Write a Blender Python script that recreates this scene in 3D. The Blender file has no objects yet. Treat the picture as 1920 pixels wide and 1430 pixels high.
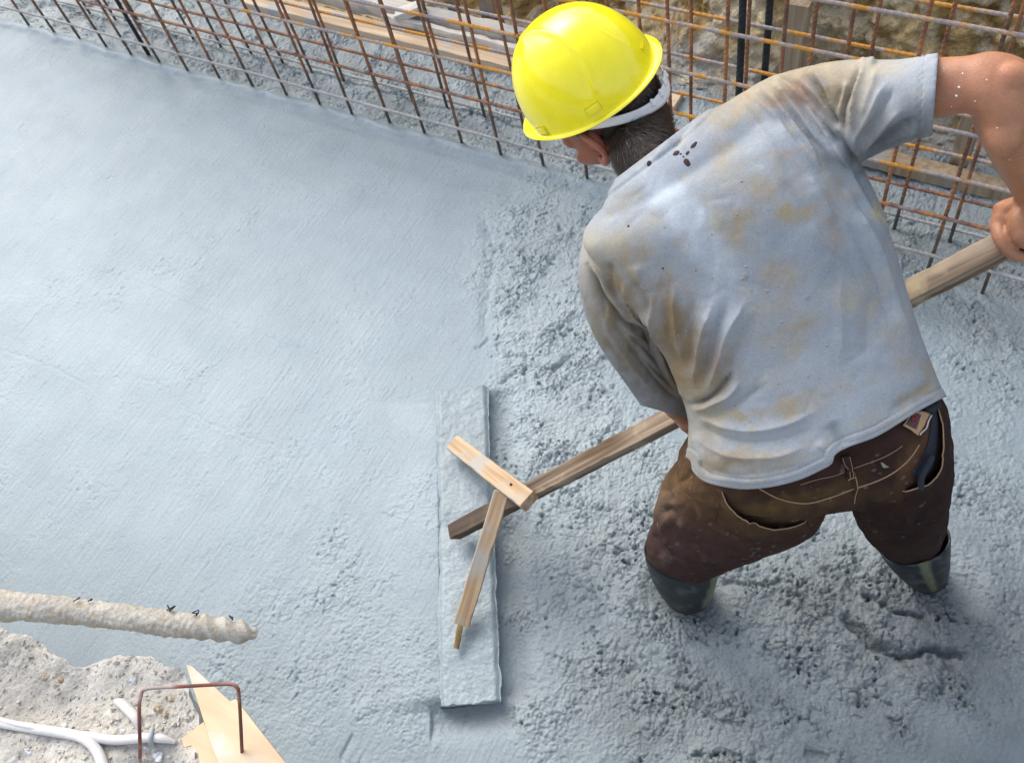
import bpy, bmesh, math, random
import numpy as np
from mathutils import Vector
from mathutils.bvhtree import BVHTree
random.seed(7); rng = np.random.default_rng(7)
C = bpy.context.scene.collection

# ------------------------------------------------------------------ camera, world, sun
F_PX = 1801.0; CAM_H = 2.25
_d = np.array([350., -1135., -F_PX]); _d /= np.linalg.norm(_d)
_x = -np.array([-4195., 1565., -F_PX]); _x /= np.linalg.norm(_x)
_z = -_d; _x = _x - _z * _x.dot(_z); _x /= np.linalg.norm(_x); _y = np.cross(_z, _x)
R = np.array([_x, _y, _z])                     # world = R @ camera
CAM = np.array([0., 0., CAM_H])
cam = bpy.data.cameras.new('camera'); camo = bpy.data.objects.new('camera', cam); C.objects.link(camo)
cam.sensor_fit = 'HORIZONTAL'; cam.sensor_width = 36; cam.lens = 36 * F_PX / 1920
cam.clip_start = .05; cam.clip_end = 300
from mathutils import Matrix
camo.matrix_world = Matrix([[*R[0], 0], [*R[1], 0], [*R[2], CAM_H], [0, 0, 0, 1]])
sc = bpy.context.scene; sc.camera = camo
cam.dof.use_dof = True; cam.dof.focus_distance = 1.62; cam.dof.aperture_fstop = 13.0

SUN = np.array([-.64, .34, .72]); SUN /= np.linalg.norm(SUN)
w = bpy.data.worlds.new('World'); sc.world = w; w.use_nodes = True
nt = w.node_tree; bg = nt.nodes['Background']
sky = nt.nodes.new('ShaderNodeTexSky'); sky.sky_type = 'NISHITA'; sky.sun_disc = False
sky.sun_elevation = math.asin(SUN[2]); sky.sun_rotation = math.atan2(SUN[0], SUN[1])
sky.air_density = 1.0; sky.dust_density = 4.0; sky.ozone_density = .8
hs = nt.nodes.new('ShaderNodeHueSaturation'); hs.inputs['Saturation'].default_value = .55; hs.inputs['Value'].default_value = .38; nt.links.new(sky.outputs[0], hs.inputs['Color']); nt.links.new(hs.outputs[0], bg.inputs[0])   # thin overcast; bg.inputs[1].default_value = .15
sl = bpy.data.lights.new('sun', 'SUN'); sl.energy = .70; sl.angle = math.radians(50); sl.color = (1, .995, .98)
so = bpy.data.objects.new('sun', sl); C.objects.link(so)
so.rotation_euler = Vector(SUN).to_track_quat('Z', 'Y').to_euler()
sc.view_settings.view_transform = 'Standard'; sc.view_settings.look = 'None'
sc.view_settings.exposure = -.08; sc.view_settings.gamma = 1

# ------------------------------------------------------------------ measuring helpers
def ray(px, py): return R @ np.array([px - 960., 715. - py, -F_PX]) / F_PX
def G(px, py, z=0.):                            # the point at height z seen at a place of the survey photo
    r = ray(px, py); return CAM + r * ((z - CAM_H) / r[2])
def D(px, py, d): return CAM + ray(px, py) * d
def OY(px, py, y): r = ray(px, py); return CAM + r * (y / r[1])
def proj(P):
    c = (np.asarray(P) - CAM) @ R
    return np.stack([960 + F_PX * c[..., 0] / -c[..., 2], 715 - F_PX * c[..., 1] / -c[..., 2], -c[..., 2]], -1)
def cr(ox, oy, s, pts): return [(ox + a / s, oy + b / s) for a, b in pts]
def nrm(v): v = np.asarray(v, float); return v / (np.linalg.norm(v, axis=-1, keepdims=True) + 1e-12)

# ------------------------------------------------------------------ noise
def _h(ix, iy, iz, s):
    n = (ix * 374761393 + iy * 668265263 + iz * 2147483647 + s * 1274126177) & 0xffffffff
    n = ((n ^ (n >> 13)) * 1274126177) & 0xffffffff
    return (n ^ (n >> 16)) & 0xffff
def perlin(x, y, z=None, s=0):
    x = np.asarray(x, float); y = np.asarray(y, float)
    xi = np.floor(x).astype(np.int64); yi = np.floor(y).astype(np.int64)
    xf = x - xi; yf = y - yi
    u = xf * xf * xf * (xf * (xf * 6 - 15) + 10); v = yf * yf * yf * (yf * (yf * 6 - 15) + 10)
    if z is None:
        def g(a, b):
            t = _h(xi + a, yi + b, 0, s) * (2 * math.pi / 65536)
            return np.cos(t) * (xf - a) + np.sin(t) * (yf - b)
        return 1.5 * ((g(0, 0) * (1 - u) + g(1, 0) * u) * (1 - v) + (g(0, 1) * (1 - u) + g(1, 1) * u) * v)
    z = np.asarray(z, float); zi = np.floor(z).astype(np.int64); zf = z - zi
    w_ = zf * zf * zf * (zf * (zf * 6 - 15) + 10)
    def g3(a, b, c):
        h = _h(xi + a, yi + b, zi + c, s); t = h * (2 * math.pi / 65536); p = ((h * 7919) & 0xffff) / 32768. - 1
        q = np.sqrt(1 - p * p)
        return q * np.cos(t) * (xf - a) + q * np.sin(t) * (yf - b) + p * (zf - c)
    def pl(c): return (g3(0, 0, c) * (1 - u) + g3(1, 0, c) * u) * (1 - v) + (g3(0, 1, c) * (1 - u) + g3(1, 1, c) * u) * v
    return 1.5 * (pl(0) * (1 - w_) + pl(1) * w_)
def fbm3(P, sc_, octs=4, s=0, gain=.5):
    o = 0; a = 1; f = 1 / sc_
    for k in range(octs):
        o = o + a * perlin(P[..., 0] * f, P[..., 1] * f, P[..., 2] * f, s + k * 17); a *= gain; f *= 2.03
    return o
def fbm2(x, y, sc_, octs=4, s=0, gain=.5):
    o = 0; a = 1; f = 1 / sc_
    for k in range(octs):
        o = o + a * perlin(x * f, y * f, None, s + k * 17); a *= gain; f *= 2.03
    return o
def worley(x, y, sc_, s=0):
    x = x / sc_; y = y / sc_; xi = np.floor(x).astype(np.int64); yi = np.floor(y).astype(np.int64); f1 = np.full(x.shape, 9.); f2 = np.full(x.shape, 9.)
    for a in (-1, 0, 1):
        for b in (-1, 0, 1):
            h = _h(xi + a, yi + b, 3, s); px = xi + a + (h & 255) / 255.; py = yi + b + (h >> 8) / 255.
            d = np.hypot(x - px, y - py); f2 = np.minimum(f2, np.maximum(f1, d)); f1 = np.minimum(f1, d)
    return f1, f2
def sst(a, b, x): t = np.clip((x - a) / (b - a), 0, 1); return t * t * (3 - 2 * t)

# ------------------------------------------------------------------ object helpers
def tag(o, label=None, cat=None, group=None, kind=None):
    if label: o['label'] = label
    if cat: o['category'] = cat
    if group: o['group'] = group
    if kind: o['kind'] = kind
    return o
def empty(name, loc=(0, 0, 0)):
    o = bpy.data.objects.new(name, None); C.objects.link(o); o.location = loc; o.empty_display_size = .05; return o
def mesh(name, V, Fc, mat, parent=None, col=None, smooth=True, loc=None, attrs=None):
    V = np.asarray(V, float)
    base = np.zeros(3) if loc is None else np.asarray(loc, float)
    if parent is not None and loc is None: base = np.array(parent.matrix_world.translation) if False else PARENT_LOC.get(parent.name, np.zeros(3))
    me = bpy.data.meshes.new(name); VL = V - base
    if isinstance(Fc, np.ndarray):
        me.vertices.add(len(VL)); me.vertices.foreach_set('co', VL.ravel())
        k = Fc.shape[1]; me.loops.add(Fc.size); me.loops.foreach_set('vertex_index', Fc.ravel().astype(np.int32))
        me.polygons.add(len(Fc)); me.polygons.foreach_set('loop_start', np.arange(0, Fc.size, k, dtype=np.int32))
        me.update(calc_edges=True)
    else: me.from_pydata([tuple(v) for v in VL], [], [tuple(f) for f in Fc])
    if smooth: me.shade_smooth()
    if col is not None:
        a = me.color_attributes.new('Col', 'FLOAT_COLOR', 'POINT')
        c = np.ones((len(V), 4)); c[:, :3] = col; a.data.foreach_set('color', c.ravel())
    for k, v in (attrs or {}).items():
        a = me.attributes.new(k, 'FLOAT', 'POINT'); a.data.foreach_set('value', np.asarray(v, float).ravel())
    me.materials.append(mat)
    o = bpy.data.objects.new(name, me); C.objects.link(o)
    if parent is not None: o.parent = parent; 
    if loc is not None and parent is None: o.location = tuple(loc)
    PARENT_LOC[o.name] = base
    return o
PARENT_LOC = {}
def thing(name, label, cat, loc, group=None):
    o = empty(name, tuple(loc)); tag(o, label, cat, group); PARENT_LOC[o.name] = np.asarray(loc, float); return o
def merge(parts):
    V = []; Fc = []; n = 0
    for v, f in parts:
        V.append(np.asarray(v, float)); Fc += [tuple(int(i) + n for i in q) for q in f]; n += len(v)
    return np.concatenate(V), Fc
def catmull(P, sub):
    P = np.asarray(P, float); n = len(P); out = []
    Q = np.vstack([2 * P[0] - P[1], P, 2 * P[-1] - P[-2]])
    for i in range(n - 1):
        for k in range(sub):
            t = k / sub; a, b, c, d = Q[i:i + 4]
            out.append(.5 * (2 * b + (c - a) * t + (2 * a - 5 * b + 4 * c - d) * t * t + (3 * b - a - 3 * c + d) * t ** 3))
    out.append(P[-1]); return np.array(out)
def rings(cs, As, Bs, n=40, p=2., cap=True):
    th = np.linspace(0, 2 * np.pi, n, endpoint=False); c = np.cos(th); s = np.sin(th)
    c = np.sign(c) * np.abs(c) ** (2 / p); s = np.sign(s) * np.abs(s) ** (2 / p)
    V = []; Fc = []; m = len(cs)
    for i in range(m): V.append(cs[i] + np.outer(c, As[i]) + np.outer(s, Bs[i]))
    for i in range(m - 1):
        for j in range(n):
            k = (j + 1) % n; Fc.append((i * n + j, i * n + k, (i + 1) * n + k, (i + 1) * n + j))
    V = np.concatenate(V)
    if cap:
        V = np.vstack([V, cs[0], cs[-1]]); a = len(V) - 2
        for j in range(n):
            k = (j + 1) % n; Fc.append((a, k, j)); Fc.append((a + 1, (m - 1) * n + j, (m - 1) * n + k))
    return V, Fc
def loft(st, sub=5, n=48, p=2.2, grow=1., cap=True, straight=False):
    """st: (left px, left py, right px, right py, depth left, depth right, thickness ratio)"""
    st = [tuple(s) for s in st]
    L = np.array([D(s[0], s[1], s[4]) for s in st]); Rr = np.array([D(s[2], s[3], s[5]) for s in st]); q = np.array([[s[6]] for s in st])
    X = catmull(np.hstack([L, Rr, q]), sub); L = X[:, :3]; Rr = X[:, 3:6]; q = X[:, 6:]
    c = (L + Rr) / 2; a = (Rr - L) / 2 * grow; t = nrm(np.gradient(c, axis=0))
    if straight: t = np.tile(nrm(c[-1] - c[0]), (len(c), 1))
    b = nrm(np.cross(a, t)) * np.linalg.norm(a, axis=1, keepdims=True) * q
    return rings(c, a, b, n, p, cap)
def tube(P, r, n=12, sub=4, round_ends=True, ratio=1., ref=None):
    P = np.asarray(P, float); r = np.broadcast_to(np.asarray(r, float), (len(P),))
    X = catmull(np.hstack([P, r[:, None]]), sub) if sub > 1 else np.hstack([P, r[:, None]])
    P = X[:, :3]; r = X[:, 3]; T = nrm(np.gradient(P, axis=0))
    if round_ends:
        k = 4; a0 = [(math.cos(x), math.sin(x)) for x in np.linspace(math.pi / 2 * .95, 0, k, endpoint=False)]
        pre = [P[0] - T[0] * r[0] * s for c_, s in a0]; rp = [r[0] * c_ for c_, s in a0]
        post = [P[-1] + T[-1] * r[-1] * s for c_, s in a0[::-1]]; rq = [r[-1] * c_ for c_, s in a0[::-1]]
        T = np.vstack([[T[0]] * k, T, [T[-1]] * k]); P = np.vstack([pre, P, post]); r = np.concatenate([rp, r, rq])
    up = np.array(ref if ref is not None else [.13, .21, .97]); A = []; B = []
    for i in range(len(P)):
        a = np.cross(up, T[i]); 
        if np.linalg.norm(a) < .05: a = np.cross([1, .1, 0], T[i])
        a = nrm(a); b = np.cross(T[i], a)
        if ref is None: up = b
        A.append(a * r[i]); B.append(b * r[i] * ratio)
    return rings(P, np.array(A), np.array(B), n, 2.)
def ellipsoid(c, A, B, Cc, n=28):
    V = []; Fc = []; m = n // 2
    for i in range(m + 1):
        ph = -math.pi / 2 + math.pi * i / m
        for j in range(n):
            th = 2 * math.pi * j / n
            V.append(np.asarray(c) + np.asarray(A) * math.cos(ph) * math.cos(th) + np.asarray(B) * math.cos(ph) * math.sin(th) + np.asarray(Cc) * math.sin(ph))
    for i in range(m):
        for j in range(n):
            k = (j + 1) % n; Fc.append((i * n + j, i * n + k, (i + 1) * n + k, (i + 1) * n + j))
    return np.array(V), Fc
def voxel(parts, size, smooth=6, fac=.5):
    """one closed skin over overlapping closed shapes; returns vertices and faces"""
    V, Fc = merge(parts); me = bpy.data.meshes.new('tmp'); me.from_pydata([tuple(v) for v in V], [], Fc)
    o = bpy.data.objects.new('tmp', me); C.objects.link(o)
    m = o.modifiers.new('r', 'REMESH'); m.mode = 'VOXEL'; m.voxel_size = size; m.adaptivity = 0
    if smooth: s = o.modifiers.new('s', 'SMOOTH'); s.iterations = smooth; s.factor = fac
    bpy.context.view_layer.update()
    e = o.evaluated_get(bpy.context.evaluated_depsgraph_get()); r = e.to_mesh()
    nv = len(r.vertices); v = np.empty(nv * 3); r.vertices.foreach_get('co', v); v = v.reshape(-1, 3)
    tot = np.empty(len(r.polygons), np.int32); r.polygons.foreach_get('loop_total', tot)
    li = np.empty(len(r.loops), np.int32); r.loops.foreach_get('vertex_index', li)
    assert (tot == 4).all(); f = li.reshape(-1, 4).copy()
    e.to_mesh_clear(); bpy.data.objects.remove(o); bpy.data.meshes.remove(me)
    return v, f
def normals(v, f):
    a = v[f[:, 0]]; b = v[f[:, 1]]; c = v[f[:, 2]]; d = v[f[:, 3]]
    n = np.cross(c - a, d - b); N = np.zeros_like(v)
    for k in range(4): np.add.at(N, f[:, k], n)
    return nrm(N)
def pdist(P, line):
    """distance, arc parameter 0..1 and signed side of 2-D points to a polyline"""
    L = np.asarray(line, float); seg = L[1:] - L[:-1]; ln = np.hypot(seg[:, 0], seg[:, 1]); cum = np.concatenate([[0], np.cumsum(ln)])
    best = np.full(len(P), 1e9); tt = np.zeros(len(P)); sd = np.zeros(len(P))
    for i in range(len(seg)):
        q = P - L[i]; t = np.clip((q @ seg[i]) / (ln[i] ** 2 + 1e-9), 0, 1); e = q - t[:, None] * seg[i]
        dd = np.hypot(e[:, 0], e[:, 1]); m = dd < best
        best[m] = dd[m]; tt[m] = (cum[i] + t[m] * ln[i]) / cum[-1]
        sd[m] = np.sign(seg[i][0] * q[m, 1] - seg[i][1] * q[m, 0])
    return best, tt, sd
def smooth_line(pts, sub=6): return catmull(np.asarray(pts, float), sub)
def folds(v, N, specs, jitter=2.5, seed=3):
    """traced cloth folds: (points, width, height, sharpness) on the side of the cloth they were seen on"""
    q = proj(v); P = q[:, :2].copy(); face = np.clip((N * nrm(CAM - v)).sum(1) * 2.2 + .15, 0, 1)
    wob = fbm3(v, .06, 2, seed); P[:, 0] += wob * jitter; P[:, 1] += fbm3(v, .06, 2, seed + 5) * jitter
    out = np.zeros(len(v))
    for sp in specs:
        pts, wd, h = sp[:3]; ex = sp[3] if len(sp) > 3 else 1.15
        L = smooth_line(pts); lo = L.min(0) - 4 * wd; hi = L.max(0) + 4 * wd
        m = np.where((P[:, 0] > lo[0]) & (P[:, 0] < hi[0]) & (P[:, 1] > lo[1]) & (P[:, 1] < hi[1]) & (face > 0))[0]
        if not len(m): continue
        d, t, s = pdist(P[m], L); env = sst(0, .22, t) * sst(0, .22, 1 - t) * .9 + .1 * (t > .001) * (t < .999)
        out[m] += 1.25 * h * env * np.exp(-(d / wd) ** ex) * face[m]
    return out
def trim(v, f, g, iters=3):
    """keep where g > 0 and pull the cut edge onto g = 0"""
    gv = g(v); keep = (gv[f] > 0).all(1); f2 = f[keep]
    e = np.sort(np.vstack([f2[:, [0, 1]], f2[:, [1, 2]], f2[:, [2, 3]], f2[:, [3, 0]]]), axis=1)
    u, cnt = np.unique(e, axis=0, return_counts=True); bd = np.unique(u[cnt == 1]); bd = bd[np.abs(gv[bd]) < .02]
    v = v.copy()
    for _ in range(iters):
        p = v[bd]; g0 = g(p); e_ = 1e-4; gr = np.stack([(g(p + np.eye(3)[k] * e_) - g0) / e_ for k in range(3)], 1)
        v[bd] = p - gr * (g0 / ((gr ** 2).sum(1) + 1e-6))[:, None].clip(-.01, .01)
    used = np.unique(f2); mp = -np.ones(len(v), int); mp[used] = np.arange(len(used))
    return v[used], mp[f2]

# ------------------------------------------------------------------ materials
def mat(name, color=(.5, .5, .5), rough=.7, spec=.5, attr=False, noise=None, bump=None, coat=0, coord='Object', subsurf=0, metal=0, rough_attr=None):
    """noise: list of (scale, amount, detail); bump: list of (scale, strength, distance)"""
    m = bpy.data.materials.new(name); m.use_nodes = True; t = m.node_tree; L = t.links.new; nd = t.nodes
    b = nd['Principled BSDF']; b.inputs['Roughness'].default_value = rough; b.inputs['Specular IOR Level'].default_value = spec
    b.inputs['Coat Weight'].default_value = coat; b.inputs['Metallic'].default_value = metal
    if subsurf: b.inputs['Subsurface Weight'].default_value = subsurf; b.inputs['Subsurface Radius'].default_value = (.012, .004, .002); b.inputs['Subsurface Scale'].default_value = 1.
    tc = nd.new('ShaderNodeTexCoord')
    if attr: a = nd.new('ShaderNodeVertexColor'); a.layer_name = 'Col'; out = a.outputs[0]
    else: a = nd.new('ShaderNodeRGB'); a.outputs[0].default_value = (*color, 1); out = a.outputs[0]
    for (s, am, dt) in (noise or []):
        n = nd.new('ShaderNodeTexNoise'); n.inputs['Scale'].default_value = s; n.inputs['Detail'].default_value = dt; L(tc.outputs[coord], n.inputs['Vector'])
        r = nd.new('ShaderNodeMapRange'); r.inputs[1].default_value = .25; r.inputs[2].default_value = .75; r.inputs[3].default_value = 1 - am; r.inputs[4].default_value = 1 + am
        L(n.outputs[0], r.inputs[0]); mx = nd.new('ShaderNodeVectorMath'); mx.operation = 'MULTIPLY'; L(out, mx.inputs[0])
        L(r.outputs[0], mx.inputs[1]); out = mx.outputs[0]
    L(out, b.inputs['Base Color'])
    if rough_attr:
        a = nd.new('ShaderNodeAttribute'); a.attribute_name = rough_attr; L(a.outputs['Fac'], b.inputs['Roughness'])
    prev = None
    for (s, st, ds) in (bump or []):
        n = nd.new('ShaderNodeTexNoise'); n.inputs['Scale'].default_value = s; n.inputs['Detail'].default_value = 3; L(tc.outputs[coord], n.inputs['Vector'])
        bp = nd.new('ShaderNodeBump'); bp.inputs['Strength'].default_value = st; bp.inputs['Distance'].default_value = ds; L(n.outputs[0], bp.inputs['Height'])
        if prev is not None: L(prev, bp.inputs['Normal'])
        prev = bp.outputs[0]
    if prev is not None: L(prev, b.inputs['Normal'])
    m['b'] = 1
    return m
M = {}
M['concrete'] = mat('wet_concrete', attr=True, spec=.5, noise=[(6, .05, 3), (160, .10, 3)], bump=[(300, .5, .0026), (130, .25, .005)], rough_attr='rgh')
_t = M['concrete'].node_tree; _a = _t.nodes.new('ShaderNodeAttribute'); _a.attribute_name = 'churn'
for _n, _lo, _hi in zip([n for n in _t.nodes if n.type == 'BUMP'], (.22, .12), (1.0, .75)):
    _m = _t.nodes.new('ShaderNodeMapRange'); _m.inputs[3].default_value = _lo; _m.inputs[4].default_value = _hi; _t.links.new(_a.outputs['Fac'], _m.inputs[0]); _t.links.new(_m.outputs[0], _n.inputs['Strength'])
M['caked'] = mat('caked_concrete', attr=True, rough=.45, noise=[(150, .12, 3)], bump=[(200, .6, .002)])
M['earth'] = mat('earth', attr=True, rough=.95, spec=.2, noise=[(25, .25, 5), (180, .25, 4)], bump=[(60, .8, .02), (250, .6, .004)])
M['dust'] = mat('dusty_bank', attr=True, rough=.95, spec=.2, noise=[(40, .12, 5), (350, .22, 4)], bump=[(180, .4, .004), (700, .5, .0015)])
M['shirt'] = mat('shirt_cotton', attr=True, rough=.92, spec=.1, noise=[(40, .04, 5), (160, .04, 4), (420, .09, 2), (900, .12, 2)], bump=[(1400, .4, .0007), (450, .25, .0010)])
M['trousers'] = mat('brown_corduroy', attr=True, rough=.9, spec=.08, noise=[(50, .14, 5), (350, .14, 3), (900, .16, 2)], bump=[(900, .5, .0010), (250, .3, .0015)])
M['skin'] = mat('skin', attr=True, rough=.48, spec=.45, noise=[(35, .15, 6), (260, .10, 4), (900, .08, 2)], bump=[(400, .35, .0014), (90, .15, .003)], subsurf=.08)
M['helmet'] = mat('yellow_plastic', (.90, .79, .010), rough=.18, spec=.5, noise=[(8, .03, 3), (45, .04, 5), (400, .03, 2)], bump=[(35, .03, .002)], coat=.25)
M['hair'] = mat('dark_hair', attr=True, rough=.5, spec=.5)
M['strap'] = mat('white_plastic', (.84, .86, .86), rough=.4, noise=[(60, .05, 3)])
M['boot'] = mat('rubber_boot', attr=True, rough=.5, spec=.3, noise=[(40, .25, 5), (250, .2, 3)], bump=[(120, .2, .002)])
M['stitch'] = mat('tan_thread', (.30, .20, .12), rough=.9, noise=[(600, .3, 2)])
M['navy'] = mat('navy_cloth', (.010, .014, .024), rough=.8, noise=[(200, .2, 3)], bump=[(300, .3, .002)])
M['patch'] = mat('patch_tan', (.42, .25, .13), rough=.8, noise=[(300, .15, 3)])
M['patch_dark'] = mat('patch_dark', (.07, .05, .045), rough=.8, noise=[(300, .2, 3)])
M['patch_red'] = mat('patch_red', (.30, .035, .045), rough=.8)
M['cable'] = mat('white_cable', (.60, .58, .56), rough=.5, noise=[(30, .1, 4), (200, .07, 3)], bump=[(60, .15, .004)])
M['tape'] = mat('grey_tie', (.30, .33, .35), rough=.5)
M['peb'] = mat('pebble', (.44, .41, .36), rough=.9, noise=[(80, .25, 4)], bump=[(200, .5, .003)])
M['eye'] = mat('eyeball', (.7, .68, .64), rough=.2)

def wood(name, c0, c1, axis='X', scale=1., rough=.8, dirt=None, dirt_amt=.0, gs=(2.5, 60, 60), wet_shade=None):
    m = bpy.data.materials.new(name); m.use_nodes = True; t = m.node_tree; L = t.links.new; nd = t.nodes; b = nd['Principled BSDF']
    b.inputs['Roughness'].default_value = rough; b.inputs['Specular IOR Level'].default_value = .25
    tc = nd.new('ShaderNodeTexCoord'); mp = nd.new('ShaderNodeMapping'); mp.inputs['Scale'].default_value = tuple(g * scale for g in gs); L(tc.outputs['Object'], mp.inputs[0])
    n = nd.new('ShaderNodeTexNoise'); n.inputs['Scale'].default_value = 1; n.inputs['Detail'].default_value = 6; n.inputs['Distortion'].default_value = .4; L(mp.outputs[0], n.inputs['Vector'])
    r = nd.new('ShaderNodeValToRGB'); r.color_ramp.elements[0].position = .32; r.color_ramp.elements[1].position = .68
    r.color_ramp.elements[0].color = (*c0, 1); r.color_ramp.elements[1].color = (*c1, 1); L(n.outputs[0], r.inputs[0]); out = r.outputs[0]
    if dirt:
        n2 = nd.new('ShaderNodeTexNoise'); n2.inputs['Scale'].default_value = 9 * scale; n2.inputs['Detail'].default_value = 6; L(tc.outputs['Object'], n2.inputs['Vector'])
        r2 = nd.new('ShaderNodeMapRange'); r2.inputs[1].default_value = .62 - dirt_amt; r2.inputs[2].default_value = .72 - dirt_amt * .8; L(n2.outputs[0], r2.inputs[0])
        mx = nd.new('ShaderNodeMix'); mx.data_type = 'RGBA'; L(r2.outputs[0], mx.inputs[0]); L(out, mx.inputs[6]); mx.inputs[7].default_value = (*dirt, 1); out = mx.outputs[2]
    if wet_shade:
        sp = nd.new('ShaderNodeSeparateXYZ'); L(tc.outputs['Object'], sp.inputs[0]); ad = nd.new('ShaderNodeMath'); ad.operation = 'MULTIPLY_ADD'; ad.inputs[1].default_value = .35; L(n.outputs[0], ad.inputs[0]); L(sp.outputs[0], ad.inputs[2])
        mr = nd.new('ShaderNodeMapRange'); mr.inputs[1].default_value = wet_shade + .17; mr.inputs[2].default_value = wet_shade - .17 + .17; mr.inputs[4].default_value = .8; L(ad.outputs[0], mr.inputs[0])
        mx = nd.new('ShaderNodeMix'); mx.data_type = 'RGBA'; L(mr.outputs[0], mx.inputs[0]); L(out, mx.inputs[6]); mx.inputs[7].default_value = (.055, .038, .032, 1); out = mx.outputs[2]
    L(out, b.inputs['Base Color'])
    bp = nd.new('ShaderNodeBump'); bp.inputs['Strength'].default_value = .6; bp.inputs['Distance'].default_value = .003; L(n.outputs[0], bp.inputs['Height']); L(bp.outputs[0], b.inputs['Normal'])
    return m
M['w_handle'] = wood('old_timber', (.10, .062, .034), (.38, .30, .22), dirt=(.50, .40, .26), dirt_amt=.08, wet_shade=.42)
M['w_brace'] = wood('pine_batten', (.30, .18, .085), (.50, .385, .26), dirt=(.36, .34, .30), dirt_amt=.12)
M['w_form'] = wood('formwork_board', (.50, .36, .23), (.74, .60, .44), dirt=(.46, .48, .48), dirt_amt=.06)
M['w_beam'] = wood('whitened_beam', (.55, .51, .44), (.78, .74, .68), dirt=(.50, .52, .52), dirt_amt=.12)
M['w_stake'] = wood('stake_wood', (.25, .19, .12), (.42, .33, .23), gs=(60, 60, 3), dirt=(.30, .30, .28), dirt_amt=.05)
M['w_ply'] = wood('plywood_sheet', (.56, .40, .25), (.66, .50, .34), gs=(3, 30, 30), dirt=(.60, .55, .48), dirt_amt=.06)

def rebar_mat(name, kind):
    m = bpy.data.materials.new(name); m.use_nodes = True; t = m.node_tree; L = t.links.new; nd = t.nodes; b = nd['Principled BSDF']
    b.inputs['Roughness'].default_value = .75; b.inputs['Specular IOR Level'].default_value = .35
    tc = nd.new('ShaderNodeTexCoord'); oi = nd.new('ShaderNodeObjectInfo')
    ad = nd.new('ShaderNodeVectorMath'); ad.operation = 'ADD'; L(tc.outputs['Object'], ad.inputs[0])
    rs = nd.new('ShaderNodeMath'); rs.operation = 'MULTIPLY'; rs.inputs[1].default_value = 37; L(oi.outputs['Random'], rs.inputs[0]); L(rs.outputs[0], ad.inputs[1])
    n = nd.new('ShaderNodeTexNoise'); n.inputs['Scale'].default_value = 14; n.inputs['Detail'].default_value = 5; L(ad.outputs[0], n.inputs['Vector'])
    r = nd.new('ShaderNodeValToRGB'); cr_ = r.color_ramp
    cols = {'vert': [(.3, (.10, .065, .055)), (.5, (.28, .13, .07)), (.68, (.46, .20, .08))],
            'horz': [(.38, (.30, .27, .28)), (.49, (.42, .33, .27)), (.55, (.55, .25, .045)), (.7, (.62, .30, .05))],
            'horz_red': [(.35, (.30, .24, .23)), (.5, (.20, .10, .07)), (.7, (.45, .20, .07))],
            'cem': [(.3, (.30, .30, .29)), (.7, (.46, .47, .46))],
            'hoop': [(.32, (.10, .04, .035)), (.5, (.20, .07, .045)), (.6, (.30, .25, .24)), (.75, (.30, .14, .08))],
            'dark': [(.3, (.012, .014, .018)), (.7, (.035, .038, .045))]}[kind]
    while len(cr_.elements) < len(cols): cr_.elements.new(.5)
    for e, (p_, c_) in zip(cr_.elements, cols): e.position = p_; e.color = (*c_, 1)
    L(n.outputs[0], r.inputs[0]); out = r.outputs[0]
    if kind == 'vert':
        sp = nd.new('ShaderNodeSeparateXYZ'); L(tc.outputs['Object'], sp.inputs[0])
        n2 = nd.new('ShaderNodeMath'); n2.operation = 'MULTIPLY_ADD'; n2.inputs[1].default_value = .5; L(n.outputs[0], n2.inputs[0]); L(sp.outputs[2], n2.inputs[2])
        mr = nd.new('ShaderNodeMapRange'); mr.inputs[1].default_value = .62; mr.inputs[2].default_value = .42; L(n2.outputs[0], mr.inputs[0])
        mx = nd.new('ShaderNodeMix'); mx.data_type = 'RGBA'; L(mr.outputs[0], mx.inputs[0]); L(out, mx.inputs[6]); mx.inputs[7].default_value = (.10, .098, .085, 1); out = mx.outputs[2]
    L(out, b.inputs['Base Color'])
    wv = nd.new('ShaderNodeTexWave'); wv.bands_direction = 'DIAGONAL'; wv.inputs['Scale'].default_value = 38 if kind != 'hoop' else 5; wv.inputs['Distortion'].default_value = 1; L(tc.outputs['Object'], wv.inputs['Vector'])
    bp = nd.new('ShaderNodeBump'); bp.inputs['Strength'].default_value = .9; bp.inputs['Distance'].default_value = .002; L(wv.outputs[0], bp.inputs['Height']); L(bp.outputs[0], b.inputs['Normal'])
    return m
for k in ('vert', 'horz', 'horz_red', 'cem', 'dark', 'hoop'): M['r_' + k] = rebar_mat('bar_' + k, k)
#SPLIT

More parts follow.
